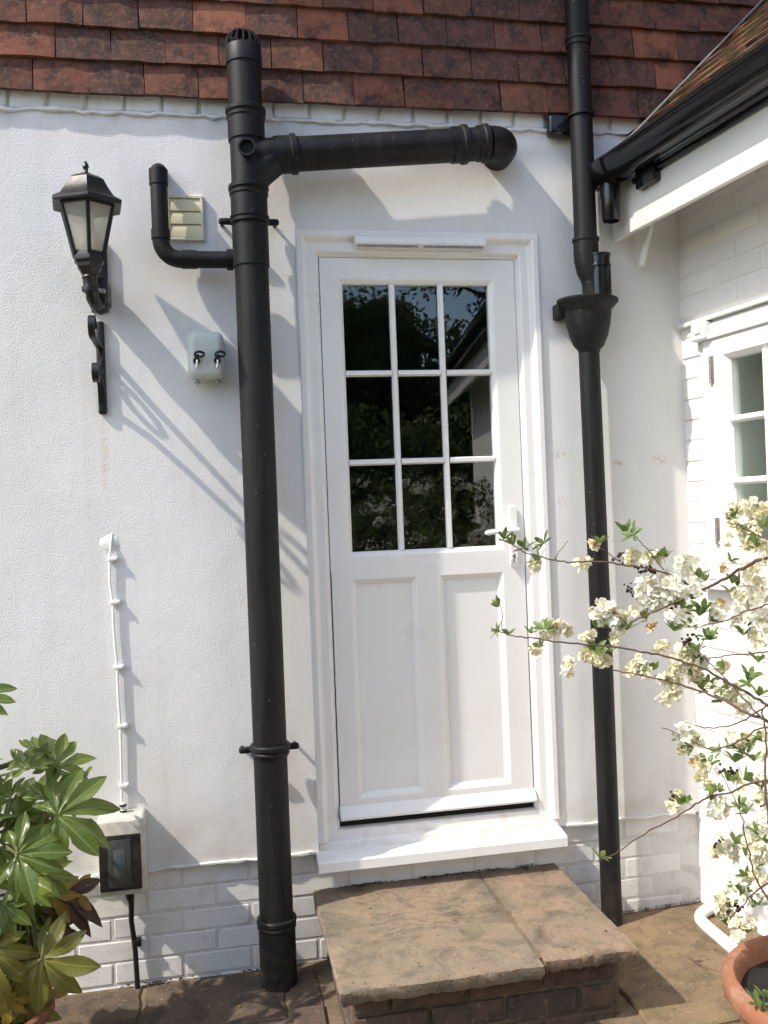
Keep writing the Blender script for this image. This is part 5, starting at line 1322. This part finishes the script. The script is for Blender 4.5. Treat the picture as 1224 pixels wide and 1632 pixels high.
CREAM = [(957,965,-.6),(980,970,-.61),(995,980,-.62),(1010,975,-.63),(885,995,-.55),(895,1000,-.55),(905,1005,-.55),(880,1005,-.55),(930,1015,-.58),(940,1010,-.58),(905,1055,-.56),(903,1070,-.56),(858,1035,-.54),(935,1045,-.59),(950,1050,-.6),(965,1055,-.6),(960,1040,-.6),(945,1040,-.59),
 (930,895,-.57),(925,900,-.57),(855,900,-.54),(1000,885,-.66),(1015,885,-.67),(1030,888,-.68),(1045,885,-.7),(1005,895,-.66),(950,868,-.6),(1050,1030,-.7),(1045,1030,-.7),(990,1000,-.62),(980,1020,-.62),(1015,1060,-.64),(1025,1070,-.65),(1010,1070,-.64),(1020,1050,-.64),
 (1085,1040,-.76),(1095,1050,-.76),(1080,1060,-.76),(1090,1065,-.76),(1100,1070,-.77),(1110,1060,-.78),(1115,1080,-.78),(1075,1065,-.75),(1100,1035,-.77),(1065,1105,-.71),(1055,1112,-.7),(1075,1100,-.72),(1080,1085,-.73),(1060,1085,-.71),(1160,1110,-.84),(1175,1115,-.86),(1180,1130,-.87),(1170,1100,-.85),(1140,1095,-.82),(1150,1060,-.83),
 (1185,955,-.89),(1180,945,-.88),(1200,920,-.92),(1215,935,-.94),(1220,990,-.95),(1205,1015,-.93),(1215,1030,-.95),(1190,905,-.9),(1210,905,-.94),
 (1170,815,-.86),(1185,808,-.88),(1200,805,-.9),(1210,820,-.92),(1195,830,-.9),(1180,850,-.88),(1160,860,-.86),(1205,850,-.92),(1215,865,-.95),(1190,865,-.9),(1170,835,-.87),(1220,805,-.94),(1215,885,-.95),
 (1095,1195,-.73),(1105,1180,-.74),(1120,1240,-.78),(1125,1225,-.78),(1130,1250,-.8),(1120,1215,-.78),(1170,1180,-.86),(1180,1175,-.87),(1175,1240,-.87),(1210,1240,-.94),(1215,1200,-.95),(1220,1170,-.96),(1160,1290,-.86),(1145,1280,-.85),(1215,1270,-.96),
 (1195,1340,-.94),(1210,1360,-.96),(1160,1350,-.9),(1145,1355,-.9),(1205,1395,-.96),(1190,1400,-.94),(1215,1405,-.97),(1150,1450,-.93),(1165,1465,-.94),(1175,1475,-.95),(1155,1440,-.93),(1190,1470,-.95),(1200,1350,-.95),(1185,1265,-.9),(1085,1270,-.6),(1220,1330,-.98),(1070,1282,-.6),(1165,1430,-.93),(1180,1365,-.92)]
OLD = [(948,866,-.6),(1152,905,-.84),(1042,995,-.7),(1150,960,-.83),(985,975,-.62),(1065,975,-.72),(880,998,-.55),(1105,1215,-.75),(1040,1000,-.7)]
SEEDS = [(990,886,-.65),(1000,890,-.65),(1012,905,-.67),(1030,910,-.68),(1045,912,-.7),(1070,922,-.73),(1004,933,-.66),(1003,943,-.66),(1072,957,-.73),(1078,960,-.74),(1103,1023,-.8),(1112,1015,-.8),(1098,1028,-.8),(1158,1225,-.85),(1162,1232,-.85),(1075,1272,-.6),(1150,1335,-.9),(1138,1340,-.9),(1165,1440,-.93),(1172,1448,-.94),(1160,1445,-.93),(1020,907,-.67)]
put_list('leaf', LEAVES, 1.05, 1.55); put_list('white', WHITE, 1.0, 1.4); put_list('cream', CREAM, .85, 1.15); put_list('old', OLD, .8, 1.1); put_list('seed', SEEDS, .8, 1.15)
# inside the pot
for (px, py) in ((1205,1600),(1212,1610),(1218,1590)):
    place(SPR[rnd.randrange(6)], 'leaf_sprig', atz(px, py, .36), 1.2)

# ---- fallen petals and grit
FPm = blossom_mesh(400, 1, .001, M['petal'])
q = random.Random(21)
FALL = [(1205,1612,.33),(1212,1618,.33)]
fl = MB()
for i in range(60):
    if i < 30: px, py = q.uniform(1020, 1180), q.uniform(1440, 1600)
    elif i < 45: px, py = q.uniform(560, 980), q.uniform(1400, 1540)
    else: px, py = q.uniform(180, 520), q.uniform(1560, 1630)
    zz = ST+.002 if 30 <= i < 45 else .0
    p = atz(px, py, zz); p.z = (gz(p.x, p.y)+.003) if zz == 0 else zz+.001
    if SX0 < p.x < SX1 and p.y > SYF and zz == 0: continue
    r_ = q.uniform(.0015,.004); fl.ball(p, r_, 6, 4, 1.3, 1, .5)
tag(obj('grit', fl, M['joint'], None, 60), 'pale grit and crumbs scattered on the paving and step', 'grit', kind='stuff')

# ================================================================== GARDEN BEHIND THE VIEWER (seen mirrored in the door glass)
def leaf_cloud(n_, sampler, size, seed):
    rs = np.random.RandomState(seed); c_ = sampler(rs, n_)
    n_ = len(c_); d = rs.normal(size=(n_,3)); d /= np.linalg.norm(d, axis=1)[:,None]; e_ = rs.normal(size=(n_,3)); e_ -= (e_*d).sum(1)[:,None]*d; e_ /= np.linalg.norm(e_, axis=1)[:,None]
    s_ = (size*rs.uniform(.6,1.4,n_))[:,None]
    v = np.stack([c_-d*s_, c_+e_*s_*.45, c_+d*s_, c_-e_*s_*.45], 1).reshape(-1,3)
    me = bpy.data.meshes.new('foliage'); me.from_pydata(v.tolist(), [], (np.arange(n_*4).reshape(-1,4)).tolist()); me.materials.append(M['hedge']); return me
def clumps(centers, rads):
    def f(rs, n_):
        k_ = rs.randint(0, len(centers), n_); d = rs.normal(size=(n_,3)); d /= np.linalg.norm(d,axis=1)[:,None]; r_ = rs.uniform(.35,1,n_)**.5
        return np.array(centers)[k_]+d*(np.array(rads)[k_]*r_)[:,None]*np.array([1,1,.85])
    return f
hs = random.Random(31)
hedge_c = [(-7+.5*i+hs.uniform(-.15,.15), -8.6+hs.uniform(-.35,.35), .2+.55*j+hs.uniform(-.15,.15)) for i in range(29) for j in range(5)]
hg = obj('hedge', leaf_cloud(80000, clumps(hedge_c, [hs.uniform(.5,.75) for _ in hedge_c]), .05, 1), M['hedge'], None, 0)
tag(hg, 'dark evergreen hedge across the garden, seen mirrored in the door panes', 'hedge')
TREES = [(-4.4,-10.4,6.6,2.3,'tall dark tree mirrored at the left of the door panes'),(-.5,-10.8,7.6,2.3,'broad dark tree mirrored in the middle of the door panes'),(5.3,-10.2,7.2,2.4,'dark tree mirrored at the right of the door panes'),(2.7,-11.4,4.7,1.7,'low dark tree mirrored between two taller trees in the door panes')]
for i, (x, y, h, r_, lab) in enumerate(TREES):
    t = thing('garden_tree', (x, y, -.05), lab, 'tree', 'trees behind the viewer'); q = random.Random(50+i)
    obj('trunk', MB().tube([(x,y,-.1),(x+.08,y,h*.3),(x-.05,y+.05,h*.6),(x,y,h*.9)], [.17,.14,.09,.03], 10), M['bark'], t)
    lim = MB()
    for k_ in range(6):
        a_ = k_*1.1; lim.tube([(x,y,h*(.35+.07*k_)), (x+r_*.4*math.cos(a_), y+r_*.4*math.sin(a_), h*(.45+.07*k_)), (x+r_*.7*math.cos(a_), y+r_*.7*math.sin(a_), h*(.5+.07*k_))], [.06,.04,.015], 6)
    obj('limbs', lim, M['bark'], t)
    cs = []; rr = []
    for k_ in range(64):
        zz = q.uniform(.22, 1.0); wdt = r_*math.sin(math.pi*min(1, .18+.78*(zz-.22)/.78))**.7; a_ = q.uniform(0, 6.28); dd = wdt*q.uniform(.2, .9)
        cs.append((x+dd*math.cos(a_), y+dd*math.sin(a_), h*zz)); rr.append(q.uniform(.4,.8))
    cr = obj('crown', leaf_cloud(45000, clumps(cs, rr), .05, 60+i), M['hedge'], t, 0)
    obj('inner_foliage', leaf_cloud(5000, clumps(cs, [r2*.6 for r2 in rr]), .16, 80+i), M['hedge'], cr, 0)

# white-flowered bush behind the viewer, mirrored in the lowest panes
bush = thing('garden_bush', (1.75, -4.5, 0), 'white-flowered bush mirrored in the lowest row of door panes', 'bush')
q = random.Random(91); cs = [(1.75+q.gauss(0,.5), -4.5+q.gauss(0,.3), q.uniform(.25, 1.72)) for _ in range(60)]
obj('foliage', leaf_cloud(16000, clumps(cs, [q.uniform(.16,.3) for _ in cs]), .022, 92), M['hedge'], bush, 0)
fc_ = [(x+q.uniform(-.15,.15), y+q.uniform(.02,.25), z+q.uniform(-.1,.2)) for (x, y, z) in cs for _ in range(2)]
fm_ = leaf_cloud(4200, clumps(fc_, [q.uniform(.04,.09) for _ in fc_]), .016, 93); fm_.materials.clear(); fm_.materials.append(M['petal'])
tag(obj('flowers', fm_, M['petal'], bush, 0), kind='stuff')
st_b = MB()
for k_ in range(7):
    a_ = k_*.9; st_b.tube([(1.75+.03*math.cos(a_), -4.5+.03*math.sin(a_), -.02), (1.75+.2*math.cos(a_), -4.5+.2*math.sin(a_), .5), (1.75+.5*math.cos(a_), -4.5+.35*math.sin(a_), 1.3)], [.012,.009,.004], 6)
obj('stems', st_b, M['bark'], bush)
